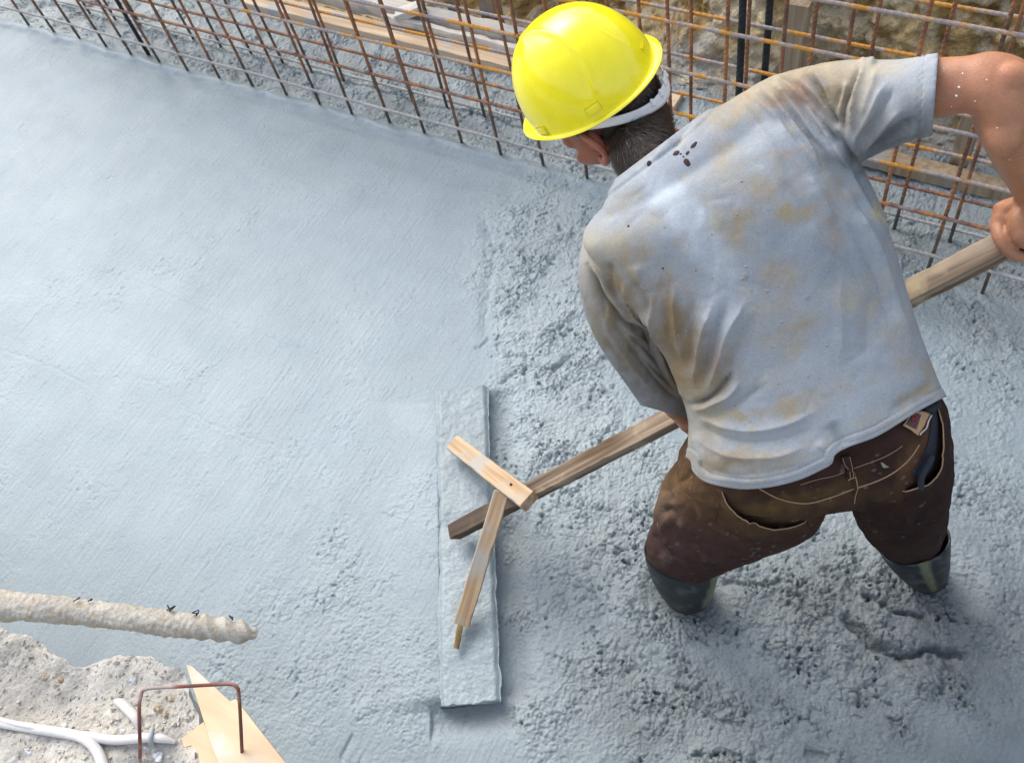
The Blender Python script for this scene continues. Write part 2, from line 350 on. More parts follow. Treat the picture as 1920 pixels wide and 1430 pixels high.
# ------------------------------------------------------------------ the wet slab
def axis_pts(segs):
    out = []
    for a, b, n in segs: out += list(np.linspace(a, b, n, endpoint=False))
    return np.array(out + [segs[-1][1]])
BOARD_A = G(865, 728, .03); BOARD_B = G(881, 1318, .03)
def slab():
    xs = axis_pts([(-14, -4.3, 40), (-4.3, -2.6, 400), (-2.6, .62, 1330), (.62, 6, 40)])
    ys = axis_pts([(-1.6, -.02, 25), (-.02, 2.08, 880), (2.08, 2.34, 60)])
    X, Y = np.meshgrid(xs, ys, indexing='ij'); x = X.ravel(); y = Y.ravel()
    P = np.stack([x, y, np.zeros_like(x)], 1); q = proj(P); px, py = q[:, 0], q[:, 1]
    far = (q[:, 2] < .3); px = np.where(far, -999, px); py = np.where(far, -999, py)
    blobs = [(1030, 430, 95, 1), (1000, 520, 95, .85), (985, 640, 80, .8), (1060, 690, 90, 1), (1120, 600, 90, .6), (1080, 790, 110, 1), (1030, 890, 90, 1), (1180, 900, 120, 1),
             (1130, 1020, 110, .9), (1230, 1150, 120, 1), (1420, 1060, 150, 1), (1560, 1030, 120, 1), (1650, 1200, 170, 1), (1200, 1280, 110, 1), (1380, 1300, 150, .95), (1340, 1410, 120, 1), (1560, 1330, 140, .7),
             (1800, 1250, 130, .8), (1860, 930, 110, .75), (1850, 700, 110, .6), (1880, 580, 100, .8), (1740, 480, 110, .9), (960, 1010, 60, .8), (960, 1350, 50, .6), (800, 950, 60, .35), (640, 1070, 70, .20), (1000, 1150, 70, .55),
             (620, 1200, 200, .20), (780, 1310, 130, .25), (450, 1350, 150, .20), (1050, 1360, 110, .45), (1850, 1120, 120, .5)]
    dwx = px + 40 * fbm2(x, y, .18, 3, 71); dwy = py + 40 * fbm2(x, y, .18, 3, 72)
    keep = np.ones(len(x))
    for (a, b, r, w_) in blobs: keep *= 1 - w_ * np.exp(-(((dwx - a) ** 2 + (dwy - b) ** 2) / r ** 2) ** 1.3)
    Rg = 1 - keep
    Rg = np.maximum(Rg, .85 * sst(1.85, 1.875, y + .012 * fbm2(x, y, .08, 3, 5)))
    Rg = np.maximum(Rg, .055 + .05 * sst(.1, .5, fbm2(x, y, .4, 3, 6)))
    # screeded area: long drag marks; crumbly area: clods with sharp creases
    a2 = math.atan2(*(G(190, 230) - G(0, 430))[[1, 0]]); u2 = x * math.cos(a2) + y * math.sin(a2); v2 = -x * math.sin(a2) + y * math.cos(a2)
    ang = math.radians(24); u = x * math.cos(ang) + y * math.sin(ang); v_ = -x * math.sin(ang) + y * math.cos(ang)
    h = .0075 * fbm2(x, y, .40, 3, 1) * (.12 + Rg)
    h += .00045 * fbm2(u2 * .05, v2, .010, 3, 2) * (1 - Rg)
    ph = sst(-.35, .45, fbm2(x, y, .11, 3, 9)); amp = Rg * (.35 + .65 * ph)
    wx = x + .006 * fbm2(x, y, .03, 2, 21); wy = y + .006 * fbm2(x, y, .03, 2, 22)
    def crease(sc_, s, k=2.2): return np.clip(1 - k * np.abs(fbm2(wx, wy, sc_, 2, s)), 0, 1) ** 2
    h += amp * (.0045 * fbm2(wx, wy, .040, 2, 31) + .0036 * fbm2(wx, wy, .016, 2, 33) + .0018 * fbm2(wx, wy, .0075, 2, 34))
    f1, f2 = worley(wx, wy, .021, 41); m1 = sst(-.25, .35, fbm2(x, y, .06, 2, 42)); h += amp * (.0080 * np.sqrt(np.clip(1 - (f1 / .85) ** 2, 0, 1)) - .006 * sst(.16, .0, f2 - f1)) * (.35 + .65 * m1)
    wx2 = x + .003 * fbm2(x, y, .012, 2, 23); wy2 = y + .003 * fbm2(x, y, .012, 2, 24)
    f1, f2 = worley(wx2, wy2, .0115, 43); m2 = sst(-.3, .3, fbm2(x, y, .035, 2, 44)); h += amp * (.0058 * np.sqrt(np.clip(1 - (f1 / .85) ** 2, 0, 1)) - .0052 * sst(.22, .0, f2 - f1)) * (.3 + .7 * m2)
    hole = sst(.42, .60, fbm2(x, y, .014, 2, 46)) * sst(-.1, .4, fbm2(x, y, .09, 2, 47)); h -= amp * .016 * hole
    md = np.clip(Rg * 2.2, 0, 1) * (1 - sst(.5, .9, Rg))
    h += md * .0011 * fbm2(u * .5, v_, .0075, 2, 51) - md * .0012 * crease(.008, 52, 2.6) * sst(-.1, .4, fbm2(x, y, .03, 2, 53))
    # sparse pits in the smooth part
    pit = sst(.58, .72, fbm2(x, y, .022, 2, 61)) * sst(.1, .5, fbm2(x, y, .3, 2, 62) + .15); pit = pit * sst(.1, .3, Rg); h -= .002 * pit * (1 - Rg * .5)
    PP = np.stack([px, py], 1)
    def carve(pts, wd, hh, rough=0, side=0):
        nonlocal h, Rg
        L = smooth_line(pts); lo = L.min(0) - 4 * wd; hi = L.max(0) + 4 * wd
        m = np.where((px > lo[0]) & (px < hi[0]) & (py > lo[1]) & (py < hi[1]))[0]
        if not len(m): return
        qq = PP[m].copy(); qq[:, 0] += wd * .9 * fbm2(x[m], y[m], .03, 3, 81); qq[:, 1] += wd * .9 * fbm2(x[m], y[m], .03, 3, 82)
        d, t, s = pdist(qq, L); env = sst(0, .15, t) * sst(0, .15, 1 - t)
        h[m] += hh * env * np.exp(-(d / wd) ** 2)
        if side: h[m] += side * env * np.exp(-((d - 1.8 * wd) / (1.5 * wd)) ** 2) * (s > 0)
    c6 = lambda pts: cr(1150, 720, 2.553, pts)
    c9 = lambda pts: cr(1200, 1000, 3.2, pts)
    carve(c9([(1150, 490), (1230, 520), (1290, 560), (1350, 610), (1380, 670), (1480, 700), (1600, 740), (1720, 710), (1800, 700), (1880, 730), (2000, 700)]), 9, -.030, side=-.008)
    carve(c9([(1310, 350), (1400, 400), (1500, 450), (1620, 485), (1750, 495)]), 6, -.020, side=.007)
    carve(c9([(450, 280), (560, 300), (680, 330), (760, 300), (900, 300)]), 6, -.012)
    carve(c9([(860, 360), (1000, 410), (1080, 480), (1200, 500)]), 7, -.010)
    carve(c9([(1060, 230), (1200, 220), (1320, 280), (1420, 290)]), 6, -.009)
    carve(c9([(1100, 550), (1250, 600), (1350, 680), (1600, 800), (1850, 900)]), 30, .010)
    carve(c9([(380, 1060), (450, 1110), (560, 1140), (640, 1150)]), 5, -.010)
    carve(c9([(280, 1340), (400, 1330), (520, 1320), (620, 1360), (740, 1376)]), 6, -.012)
    carve(c9([(980, 1300), (1060, 1320), (1140, 1360)]), 6, -.010)
    carve(c9([(200, 900), (280, 930), (360, 940)]), 5, -.010); carve(c9([(340, 620), (400, 650), (420, 680)]), 5, -.009)
    carve(c9([(1800, 720), (1850, 790), (1900, 810)]), 4, -.008)
    for k in range(7):                                       # slumped ripples around the standing boot
        o_ = k * 26; carve(c9([(700 + o_, 600 + o_ * .2), (900 + o_, 700 + o_ * .6), (1150 + o_, 850 + o_ * .7), (1350 + o_ * .5, 1050 + o_ * .6)]), 5, -.005 if k % 2 else .004)
    c8 = lambda pts: cr(880, 380, 4.206, pts)
    carve(c8([(550, 1070), (640, 1030), (760, 1000)]), 4, -.010); carve(c8([(640, 1330), (720, 1280), (760, 1240), (820, 1245)]), 5, -.013)
    carve(c8([(30, 1150), (100, 1130), (140, 1080), (135, 1050)]), 3, -.004); carve(c8([(250, 1420), (340, 1360), (390, 1300)]), 4, -.007)
    carve(c8([(1050, 1220), (1140, 1230)]), 3, -.008); carve(c8([(260, 1220), (380, 1215), (500, 1215)]), 3, -.006)
    carve(c8([(690, 200), (730, 190)]), 5, -.010); carve(c8([(460, 490), (500, 492)]), 3, -.007)
    carve([(905, 390), (925, 470), (915, 560), (910, 640)], 5, -.004, side=-.003)
    for L_ in ([(130, 490), (260, 530), (400, 590), (540, 645), (690, 690)], [(0, 655), (90, 685), (180, 730)], [(240, 705), (310, 725), (360, 775), (440, 812), (560, 850)], [(560, 250), (640, 240), (700, 262)]):
        carve(L_, 3, -.0009, side=.0004)
    carve([(663, 1370), (650, 1400), (636, 1430)], 3, -.004)
    # lip of paste along the front bars
    h += .010 * np.exp(-((y - 1.835 - .01 * fbm2(x, y, .1, 2, 91)) / .022) ** 2) * (x < -.5)
    h -= .022 * sst(1.845, 1.90, y) * (.6 + .5 * fbm2(x, y, .2, 2, 92))
    h -= .020 * sst(-.75, -.4, x) * sst(1.65, 1.8, y)
    # trough the board rides in, and the paste that has run over it
    ax = BOARD_B[:2] - BOARD_A[:2]; Ln = np.linalg.norm(ax); ax /= Ln; nx = np.array([-ax[1], ax[0]])
    s_ = (x - BOARD_A[0]) * ax[0] + (y - BOARD_A[1]) * ax[1]; t_ = (x - BOARD_A[0]) * nx[0] + (y - BOARD_A[1]) * nx[1]
    inb = sst(-.01, .03, s_) * sst(-.01, .03, Ln - s_)
    h -= .014 * inb * np.exp(-((t_ - .105) / .035) ** 2)
    h -= .012 * np.exp(-(((s_ - Ln - .03) / .03) ** 2)) * (np.abs(t_) < .1)
    run = np.exp(-(((s_ - .775 * Ln) / (.075 * Ln)) ** 4)) * np.exp(-((t_ / .082) ** 6))
    h += .020 * inb * np.exp(-((t_ + .07) / .10) ** 2) * (t_ < -.07) + .016 * inb * (np.abs(t_) < .07)
    # boots press the paste down and squeeze up a collar
    for bx, by in (BOOT_L, BOOT_R):
        d = np.hypot(x - bx, y - by); h -= .020 * np.exp(-(d / .075) ** 2) ; h += .010 * np.exp(-((d - .13) / .035) ** 2)
    # cement paste: separate tones where struck off and where churned
    ton = .05 * fbm2(x, y, .5, 4, 101) + .03 * fbm2(x, y, .06, 3, 102)
    base = np.array([.335, .395, .418]); pale = np.array([.245, .310, .350]); k = np.clip(1 - Rg * 1.25, 0, 1)[:, None]
    col = (base * (1 - k) + pale * k) * (1 + ton[:, None])
    wet_shade = (.85 + .3 * fbm2(x, y, .25, 3, 104)) * sst(780, 1200, py + .06 * (px - 1300)) * sst(880, 1250, px); col = col * (1 - .56 * np.clip(wet_shade, 0, 1)[:, None]) * (1 - .20 * sst(850, 1250, py) * (1 - sst(900, 1250, px)))[:, None] * (1 - .10 * pit[:, None])  # damp mortar tone, with the worker's shade painted into the colour
    lowp = np.clip(-(h) / .012, 0, 1)[:, None]; col *= (1 - .22 * lowp)  # hollows darkened with depth: damp cement plus crevice shade painted in
    rgh = np.clip(.56 - .10 * Rg + .05 * fbm2(x, y, .2, 3, 111), .3, .7)
    V = np.stack([x, y, h], 1); nx_, ny_ = len(xs), len(ys)
    i = np.arange(nx_ - 1)[:, None] * ny_ + np.arange(ny_ - 1)[None]; i = i.ravel()
    Fc = np.stack([i, i + ny_, i + ny_ + 1, i + 1], 1)
    o = mesh('wet_concrete_slab', V, Fc, M['concrete'], col=col, attrs={'rgh': rgh, 'churn': np.clip(Rg, 0, 1)}); tag(o, kind='structure')
    return o
BOOT_L = G(1288, 1122)[:2]; BOOT_R = G(1742, 1096)[:2]
slab()

# ------------------------------------------------------------------ ground round the pit, excavated face, near bank
def grid_faces(a, b):
    i = (np.arange(a - 1)[:, None] * b + np.arange(b - 1)[None]).ravel(); return np.stack([i, i + b, i + b + 1, i + 1], 1)
def ground():
    xs = axis_pts([(-60, -15, 12), (-15, 7, 60), (7, 60, 12)]); ys = axis_pts([(-60, -1.4, 20), (-1.4, -.3, 8), (-.3, 2.3, 4), (2.3, 5, 16), (5, 60, 12)])
    X, Y = np.meshgrid(xs, ys, indexing='ij'); x = X.ravel(); y = Y.ravel()
    z = -.25 + .85 * sst(-.75, -1.3, y) + 1.9 * sst(3.1, 4.6, y) + .05 * fbm2(x, y, 1.5, 3, 3)
    c = np.array([.27, .22, .15]) * (1 + .25 * fbm2(x, y, 2., 3, 4)[:, None])
    tag(mesh('ground', np.stack([x, y, z], 1), grid_faces(len(xs), len(ys)), M['earth'], col=c), kind='structure')
ground()
def excavated_face():
    n1, n2 = 700, 300
    x = np.linspace(-4.5, 2.2, n1); s = np.linspace(0, 1, n2); X, S = np.meshgrid(x, s, indexing='ij'); X = X.ravel(); S = S.ravel()
    # profile: gravelly toe, then a steep face
    foot = 2.25 + .10 * sst(-1.0, -1.5, X) + .05 * perlin(X * 1.3, X * 0 + 3.)
    void = sst(-1.05, -1.3, X)
    toe = np.clip(S / .25, 0, 1); up = np.clip((S - .2) / .8, 0, 1)
    y = foot + .20 * toe + .42 * up + .22 * void * toe; z = -.06 + .10 * toe * (1 - void) - .1 * void * toe + 1.95 * up ** 1.05
    P = np.stack([X, y, z], 1)
    N = np.array([0, -.93, .35])
    b1 = fbm3(P, .32, 3, 11); b2 = np.abs(fbm3(P, .13, 3, 12)); b3 = np.abs(fbm3(P, .055, 3, 13)); b4 = fbm3(P, .022, 3, 14)
    amp = .25 + .75 * up ** .4
    f1_, f2_ = worley(P[:, 0] + .02 * b1, P[:, 2] * 1.3 + .03 * b2, .075, 5); st_ = np.sqrt(np.clip(1 - (f1_ / .8) ** 2, 0, 1)) * sst(-.1, .3, fbm3(P, .2, 2, 6)); d = amp * (.085 * b1 + .085 * (b2 - .3) + .055 * (b3 - .3) + .030 * st_) + .010 * b4
    P = P + d[:, None] * N
    ledge = .035 * np.sin(z * 16 + 2.5 * b1) * up; P[:, 1] += ledge
    t = sst(-.25, .35, b1 + .6 * (b2 - .3) + .5 * fbm3(P, .05, 3, 15))[:, None]
    c = np.array([.27, .18, .07]) * (1 - t) + np.array([.72, .58, .34]) * t
    lum = sst(.1, .5, fbm3(P, .045, 3, 16))[:, None]; lum = np.clip(lum + .7 * (st_ > .5)[:, None] * 1., 0, 1); c = c * (1 - .7 * lum) + np.array([.58, .52, .39]) * .7 * lum
    och = sst(.1, .5, fbm3(P, .12, 2, 18))[:, None]; c = c * (1 - .5 * och) + np.array([.42, .27, .09]) * .5 * och
    low = sst(.10, .0, z + .12 * fbm3(P, .1, 3, 17))[:, None] * (1 - void)[:, None]; c = c * (1 - .8 * low) + np.array([.34, .35, .34]) * .8 * low
    tag(mesh('excavated_earth_face', P, grid_faces(n1, n2), M['earth'], col=c), kind='structure')
    return P
EF = excavated_face()
BANK_Z = .65
def edge_y(x):                                             # lip of the near bank, surveyed at its height
    pts = [(0, 1172), (60, 1200), (128, 1243), (190, 1232), (255, 1225), (300, 1243), (346, 1254), (366, 1330), (384, 1400), (396, 1450), (410, 1520)]
    w_ = np.array([G(a, b, BANK_Z)[:2] for a, b in pts]); o = np.argsort(w_[:, 0]); w_ = w_[o]
    xx = np.concatenate([[-8, -2.2], w_[:, 0], [-.55, 0, 4]]); yy = np.concatenate([[-.1, -.1], w_[:, 1], [-.22, -.25, -.25]])
    return np.interp(x, xx, yy)
def bank():
    xs = axis_pts([(-8, -1.6, 30), (-1.6, -.55, 640), (-.55, 4, 30)]); s = axis_pts([(0, .3, 10), (.3, .8, 260), (.8, 1, 50)])
    X, S = np.meshgrid(xs, s, indexing='ij'); X = X.ravel(); S = S.ravel()
    e = edge_y(X) + .010 * fbm2(X, X * 0, .06, 3, 5)
    t = np.clip(S / .8, 0, 1); top = np.where(S < .3, -1.45 + (1.0) * S / .3, -.45 + (S - .3) / .5 * .45)   # -1.45..0 relative to the lip
    y = e + top; z = BANK_Z + 0 * X + .02 * fbm2(X, y, .5, 3, 31)
    k = np.clip((S - .8) / .2, 0, 1); y = np.where(S > .8, e + .012 * np.sin(k * math.pi / 2) - .20 * k, y); z = np.where(S > .8, z - .95 * k ** 1.4, z)
    # the sloping heap at the far corner and the flatter lump by the board
    z = z + .05 * sst(-1.15, -1.5, X) * sst(-.2, 0, top) * 0 + .012 * fbm2(X, y, .12, 3, 33)
    P = np.stack([X, y, z], 1)
    rough = fbm3(P, .03, 3, 35); peb = sst(.15, .6, fbm3(P, .008, 2, 36)) * sst(-.2, .4, fbm3(P, .09, 2, 37))
    d = .003 * rough + .0022 * peb + .0012 * fbm3(P, .006, 2, 38) * (S > .3)
    P[:, 2] += d * (1 - k); P[:, 1] += (d * 2 + .01 * rough) * k
    tt = fbm3(P, .16, 3, 39)[:, None]; c = np.array([.44, .420, .375]) * (1 + .14 * tt)
    pb = peb[:, None]; c = c * (1 - .6 * pb) + np.array([.50, .44, .34]) * .6 * pb
    wt = sst(.35, .6, fbm3(P, .02, 2, 40))[:, None]; c = c * (1 - .35 * wt) + np.array([.62, .62, .62]) * .35 * wt
    lip = (sst(.74, .8, S) * sst(-1.2, -1.15, X))[:, None]; c = c * (1 - .5 * lip) + np.array([.66, .63, .57]) * .5 * lip
    tag(mesh('near_earth_bank', P, grid_faces(len(xs), len(s)), M['dust'], col=c), kind='structure')
    return P, grid_faces(len(xs), len(s))
BP, BF = bank()
bank_bvh = BVHTree.FromPolygons([tuple(v) for v in BP], [tuple(int(i) for i in f) for f in BF])
def on_bank(px, py, up=0.):
    r = ray(px, py); h = bank_bvh.ray_cast(Vector(CAM), Vector(r)); 
    p = np.array(h[0]) if h[0] is not None else G(px, py, BANK_Z); return p + np.array([0, 0, up])

# ------------------------------------------------------------------ reinforcing cages
def bar_mesh(length, r, n=10):
    k = max(2, int(length / .3)); V, Fc = rings(np.array([[.0015 * math.sin(i * 2.1), .0015 * math.cos(i * 1.7), length * i / k] for i in range(k + 1)]),
                                        np.array([[r, 0, 0]] * (k + 1)), np.array([[0, r, 0]] * (k + 1)), n); return V, Fc
def bar(name, p0, p1, r, m, parent):
    p0 = np.array(p0, float); p1 = np.array(p1, float); V, Fc = bar_mesh(np.linalg.norm(p1 - p0), r)
    me = bpy.data.meshes.new(name); me.from_pydata([tuple(v) for v in V], [], Fc); me.shade_smooth(); me.materials.append(m)
    o = bpy.data.objects.new(name, me); C.objects.link(o); o.parent = parent
    o.rotation_euler = Vector(p1 - p0).to_track_quat('Z', 'Y').to_euler()
    base = PARENT_LOC[parent.name] if parent is not None else np.zeros(3); o.location = tuple(p0 - base); return o
front = thing('rebar_cage', 'front rusty rebar grid rising out of the concrete, the one nearer the worker', 'rebar', (-1.5, 1.85, 0), 'rebar grids along the pit wall')
back = thing('rebar_cage', 'rear rusty rebar grid standing between the front grid and the timber formwork', 'rebar', (-1.5, 2.0, 0), 'rebar grids along the pit wall')
TOPZ = 1.55
fx = [-3.74, -3.59, -3.44, -3.29, -3.14, -2.99, -2.84, -2.68, -2.52, -2.364, -2.208, -2.061, -1.91, -1.76, -1.612, -1.456, -1.297, -1.14, -1.0, -.85, -.70, -.55, -.40, -.25, -.093, .06, .21, .36]
# pins: seen foot and a second seen point higher up, for the bars whose lean shows
for i, x in enumerate(fx):
    lx = rng.normal(0, .012); ly = rng.normal(0, .008)
    bar('vertical_bar', (x, 1.855 + rng.normal(0, .004), -.15), (x + lx, 1.855 + ly, TOPZ + rng.uniform(-.1, .1)), .0051, M['r_vert'], front)
for i, z in enumerate([-.01, .085, .235, .378, .522, .672, .81, .96, 1.11, 1.26, 1.41]):
    if z < 0: continue
    m = M['r_cem'] if z < .2 else (M['r_horz_red'] if z < .33 else M['r_horz'])
    bar('horizontal_bar', (-4.6, 1.843, z + .004 + rng.normal(0, .002)), (1.4, 1.843, z - .004 + rng.normal(0, .002)), .0052, m, front)
bx = [-3.55, -3.4, -3.25, -3.1, -2.96, -2.82, -2.662, -2.508, -2.351, -2.206, -2.057, -1.905, -1.757, -1.602, -1.452, -1.30, -1.15, -1.0, -.85, -.69, -.53, -.38, -.221, -.066, .08, .23, .38]
for i, x in enumerate(bx):
    bar('vertical_bar', (x, 2.0 + .02 * (x < -2.4), -.15), (x + rng.normal(0, .015), 2.0 + rng.normal(0, .01), TOPZ + rng.uniform(-.1, .1)), .0051, M['r_vert'], back)
for i, z in enumerate([.02, .135, .285, .425, .57, .72, .87, 1.02, 1.17, 1.32]):
    m = M['r_cem'] if z < .1 else (M['r_horz_red'] if z < .2 else M['r_horz'])
    bar('horizontal_bar', (-4.6, 2.012, z + rng.normal(0, .003)), (1.4, 2.012, z + rng.normal(0, .003)), .0052, m, back)
# tie wire knots on the front cage
kn = []
for x in fx[6:20:2]:
    for z in (.235, .378, .522, .672): kn.append((x, 1.849, z))
for (x, y, z) in kn:
    a = rng.uniform(0, 3); V, Fc = tube([(x - .008, y - .007, z - .008), (x + .007, y - .011, z + .006), (x + .012, y + .004, z + .011), (x - .006, y - .012, z - .002 + .01 * math.sin(a))], .0011, 6, 3)
    mesh('tie_wire', V, Fc, M['r_vert'], front)
# two thick dark bars and one doubled pair
def thick(px0, py0, y, label):
    p = OY(px0, py0, y); o = bar('thick_rebar', (p[0], y, -.15), (p[0] + .003, y, 1.5), .0095, M['r_dark'], None); tag(o, label, 'rebar', 'thick dark bars'); return o
thick(1388, 90, 1.93, 'thick ribbed black bar just behind the front grid, directly right of the helmet')
thick(1436, 90, 2.05, 'thick ribbed black bar, the farther back of the pair beside the wooden stake')
p = G(276, 98); o = bar('thick_rebar', (p[0], p[1], -.15), (p[0] - .01, p[1] + .01, .9), .0078, M['r_dark'], None); tag(o, 'thick dark bar standing alone at the far left end of the grid', 'rebar', 'thick dark bars')

# ------------------------------------------------------------------ timber formwork behind the cages
def box_mesh(L_, W_, H_, bev=.003, seg=24, wav=0., seed=0, chip=0.):
    """a board along +X with slightly irregular arrises"""
    ring = [(-W_ / 2 + bev, -H_ / 2), (W_ / 2 - bev, -H_ / 2), (W_ / 2, -H_ / 2 + bev), (W_ / 2, 0), (W_ / 2, H_ / 2 - bev), (W_ / 2 - bev, H_ / 2), (0, H_ / 2), (-W_ / 2 + bev, H_ / 2), (-W_ / 2, H_ / 2 - bev), (-W_ / 2, 0), (-W_ / 2, -H_ / 2 + bev)]
    n = len(ring); V = []; Fc = []
    for i in range(seg + 1):
        t = i / seg
        for (a, b) in ring: V.append((L_ * t, a, b))
    V = np.array(V)
    if wav or chip:
        V[:, 1] += wav * fbm3(V, .12, 3, seed); V[:, 2] += wav * fbm3(V, .12, 3, seed + 9)
        c = np.clip(fbm3(V, .03, 2, seed + 4) - .25, 0, 1) * chip; V[:, 1] -= np.sign(V[:, 1]) * c
    for i in range(seg):
        for j in range(n):
            k = (j + 1) % n; Fc.append((i * n + j, (i + 1) * n + j, (i + 1) * n + k, i * n + k))
    Fc.append(tuple(range(n))); Fc.append(tuple(reversed(range(seg * n, seg * n + n))))
    return V, Fc
def board(name, p0, p1, W_, H_, m, parent=None, up=(0, 0, 1), wav=.001, chip=.0, seed=0, seg=40, bev=.002):
    """a board from p0 to p1; W across, H along the given up"""
    p0 = np.array(p0, float); p1 = np.array(p1, float); L_ = np.linalg.norm(p1 - p0); V, Fc = box_mesh(L_, W_, H_, bev, seg, wav, seed, chip)
    ex = nrm(p1 - p0); ey = nrm(np.cross(up, ex)); ez = np.cross(ex, ey)
    me = bpy.data.meshes.new(name); me.from_pydata([tuple(v) for v in V], [], Fc); me.materials.append(m)
    o = bpy.data.objects.new(name, me); C.objects.link(o); base = np.zeros(3)
    if parent is not None: o.parent = parent; base = PARENT_LOC[parent.name]
    q = Matrix([[ex[i], ey[i], ez[i]] for i in range(3)]).to_quaternion(); o.rotation_mode = 'QUATERNION'; o.rotation_quaternion = q; o.location = tuple(p0 - base)
    return o
o = board('formwork_board', (-2.86, 2.275, -.005), (-1.0, 2.255, -.005), .075, .05, M['w_form'], wav=.003, seed=3); tag(o, 'splashed pale timber board lying flat at the edge of the concrete, nearer the grid', 'board')
o = board('timber_beam', (-2.95, 2.375, .04), (-1.22, 2.34, .03), .05, .075, M['w_beam'], wav=.003, seed=5, chip=.02); tag(o, 'long cement whitened beam lying behind the flat board', 'beam')
o = board('timber_beam', (-2.2, 2.30, .045), (-1.2, 2.285, .04), .022, .03, M['w_beam'], wav=.004, seed=15, chip=.02); tag(o, 'thin crusted batten lying on the flat board in front of the beam', 'batten')
o = board('formwork_board', (-.52, 2.225, .0), (.35, 2.215, -.01), .05, .045, M['w_stake'], wav=.004, seed=6); tag(o, 'dirty timber board half buried at the foot of the earth face, under the raised arm', 'board')
def stake(px, py, z, y, wd, th, top, label, lean=0):
    p = OY(px, py, y); o = board('wooden_stake', (p[0], y, -.12), (p[0] + lean, y + .02, top), wd, th, M['w_stake'], up=(0, 1, .01), wav=.002, seed=int(px))
    # grain runs along the local X here
    o.data.materials[0] = M['w_stakex']; tag(o, label, 'stake', 'wooden stakes holding the formwork'); return o
M['w_stakex'] = wood('stake_wood_long', (.24, .18, .12), (.44, .35, .25), dirt=(.36, .35, .32), dirt_amt=.05)
stake(925, 45, 0, 2.46, .085, .03, .55, 'broad upright board in the gap behind the beam, just left of the helmet')
stake(852, 20, 0, 2.47, .04, .03, .50, 'narrow upright stake in the gap behind the beam, between two broader boards')
stake(778, 5, 0, 2.46, .05, .03, .46, 'short upright stake behind the beam, leftmost of the stakes', lean=-.02)
stake(1487, 100, 0, 2.36, .062, .04, .37, 'short square topped stake against the earth face, above the raised shoulder')
stake(1812, 255, 0, 2.27, .055, .035, .27, 'muddy stake driven in by the earth face, below the raised forearm')
o = board('timber_offcut', G(745, 30, .06) , G(790, 12, .1), .05, .03, M['w_beam'], wav=.002, seed=8); tag(o, 'short pale timber offcut resting on top of the long beam', 'offcut')
#SPLIT2

# ------------------------------------------------------------------ the worker
person = thing('person', 'worker in yellow hard hat and stained grey t-shirt bending over a wooden screed', 'person', (-.1, .84, 0))
HA = G(856, 994, .075); HB = G(1900, 450, .975); HD = nrm(HB - HA); HEND = HB + HD * .12
def on_handle(px):
    ts = np.linspace(0, 1.1, 400); pp = proj(HA + (HB - HA) * ts[:, None]); i = np.argmin(abs(pp[:, 0] - px)); return HA + (HB - HA) * ts[i]
# head frame
HH = D(1097, 149, 1.61); HC = HH; _v = nrm(CAM - HC); _r = nrm(R[:, 0] - _v * R[:, 0].dot(_v)); HB_ = np.stack([_r, np.cross(_v, _r), _v], 1)
Fh = HB_ @ nrm([-.79, -.25, -.56]); Uh = HB_ @ nrm([-.40, .74, .55]); Uh = nrm(Uh - Fh * Uh.dot(Fh)); Sh = np.cross(Uh, Fh)   # front, up, his left
HC = HH - Uh * .034
def hd(f, s, u): return HC + Fh * f + Sh * s + Uh * u
def hell(f, s, u, a, b, c, n=28): return ellipsoid(hd(f, s, u), Fh * a, Sh * b, Uh * c, n)
def hand(c, h, o, w_, wrist, tside, rb=.026):
    """fingers closed round a bar: c grip centre, h along the bar, o to the palm side, w_ the way the fingers go"""
    parts = []; offs = [.030, .010, -.010, -.029]; lens = [.93, 1., .96, .8]; rad = [.0088, .0092, .0088, .0078]
    kn = []
    for i in range(4):
        q = c + h * offs[i] * tside; ph = np.radians([28, 62, 100, 140, 185, 225]); ph = ph[0] + (ph - ph[0]) * lens[i]
        rr = rb + rad[i] + np.array([.008, .003, .001, 0, 0, 0])
        P = [q + (o * math.cos(a) + w_ * math.sin(a)) * r_ for a, r_ in zip(ph, rr)]
        parts.append(tube(P, [rad[i] * 1.12, rad[i] * 1.02, rad[i] * 1.08, rad[i], rad[i] * .95, rad[i] * .82], 14, 4)); kn.append(P[0])
    for i in range(4):
        parts.append(tube([wrist + h * offs[i] * .55 * tside, (wrist + kn[i]) / 2 + h * offs[i] * .12 * tside + o * .006, kn[i] + o * .002], [.015, .0145, .0118], 14, 4))
    pc = c + o * (rb + .014) - w_ * .012
    parts.append(ellipsoid(pc, h * .041, w_ * .030, o * .015)); parts.append(ellipsoid((pc + wrist) / 2, h * .033, nrm(wrist - pc) * .045, np.cross(h, nrm(wrist - pc)) * .019))
    t0 = (pc + wrist) / 2 + h * .024 * tside; T = [t0, c + h * .034 * tside + (o * .9 - w_ * .45) * (rb + .012), c + h * .040 * tside + (-w_) * (rb + .009), c + h * .036 * tside + (-w_ * .6 - o * .8) * (rb + .008), c + h * .026 * tside + (-w_ * .05 - o) * (rb + .008)]
    parts.append(ellipsoid(c + h * .024 * tside + o * (rb + .006) - w_ * .014, h * .024, w_ * .024, o * .019)); parts.append(ellipsoid((t0 + c + o * rb + h * .02 * tside) / 2, h * .022, o * .030, w_ * .018))
    parts.append(tube(T, [.016, .0135, .0115, .0105, .0085], 14, 5))
    return parts
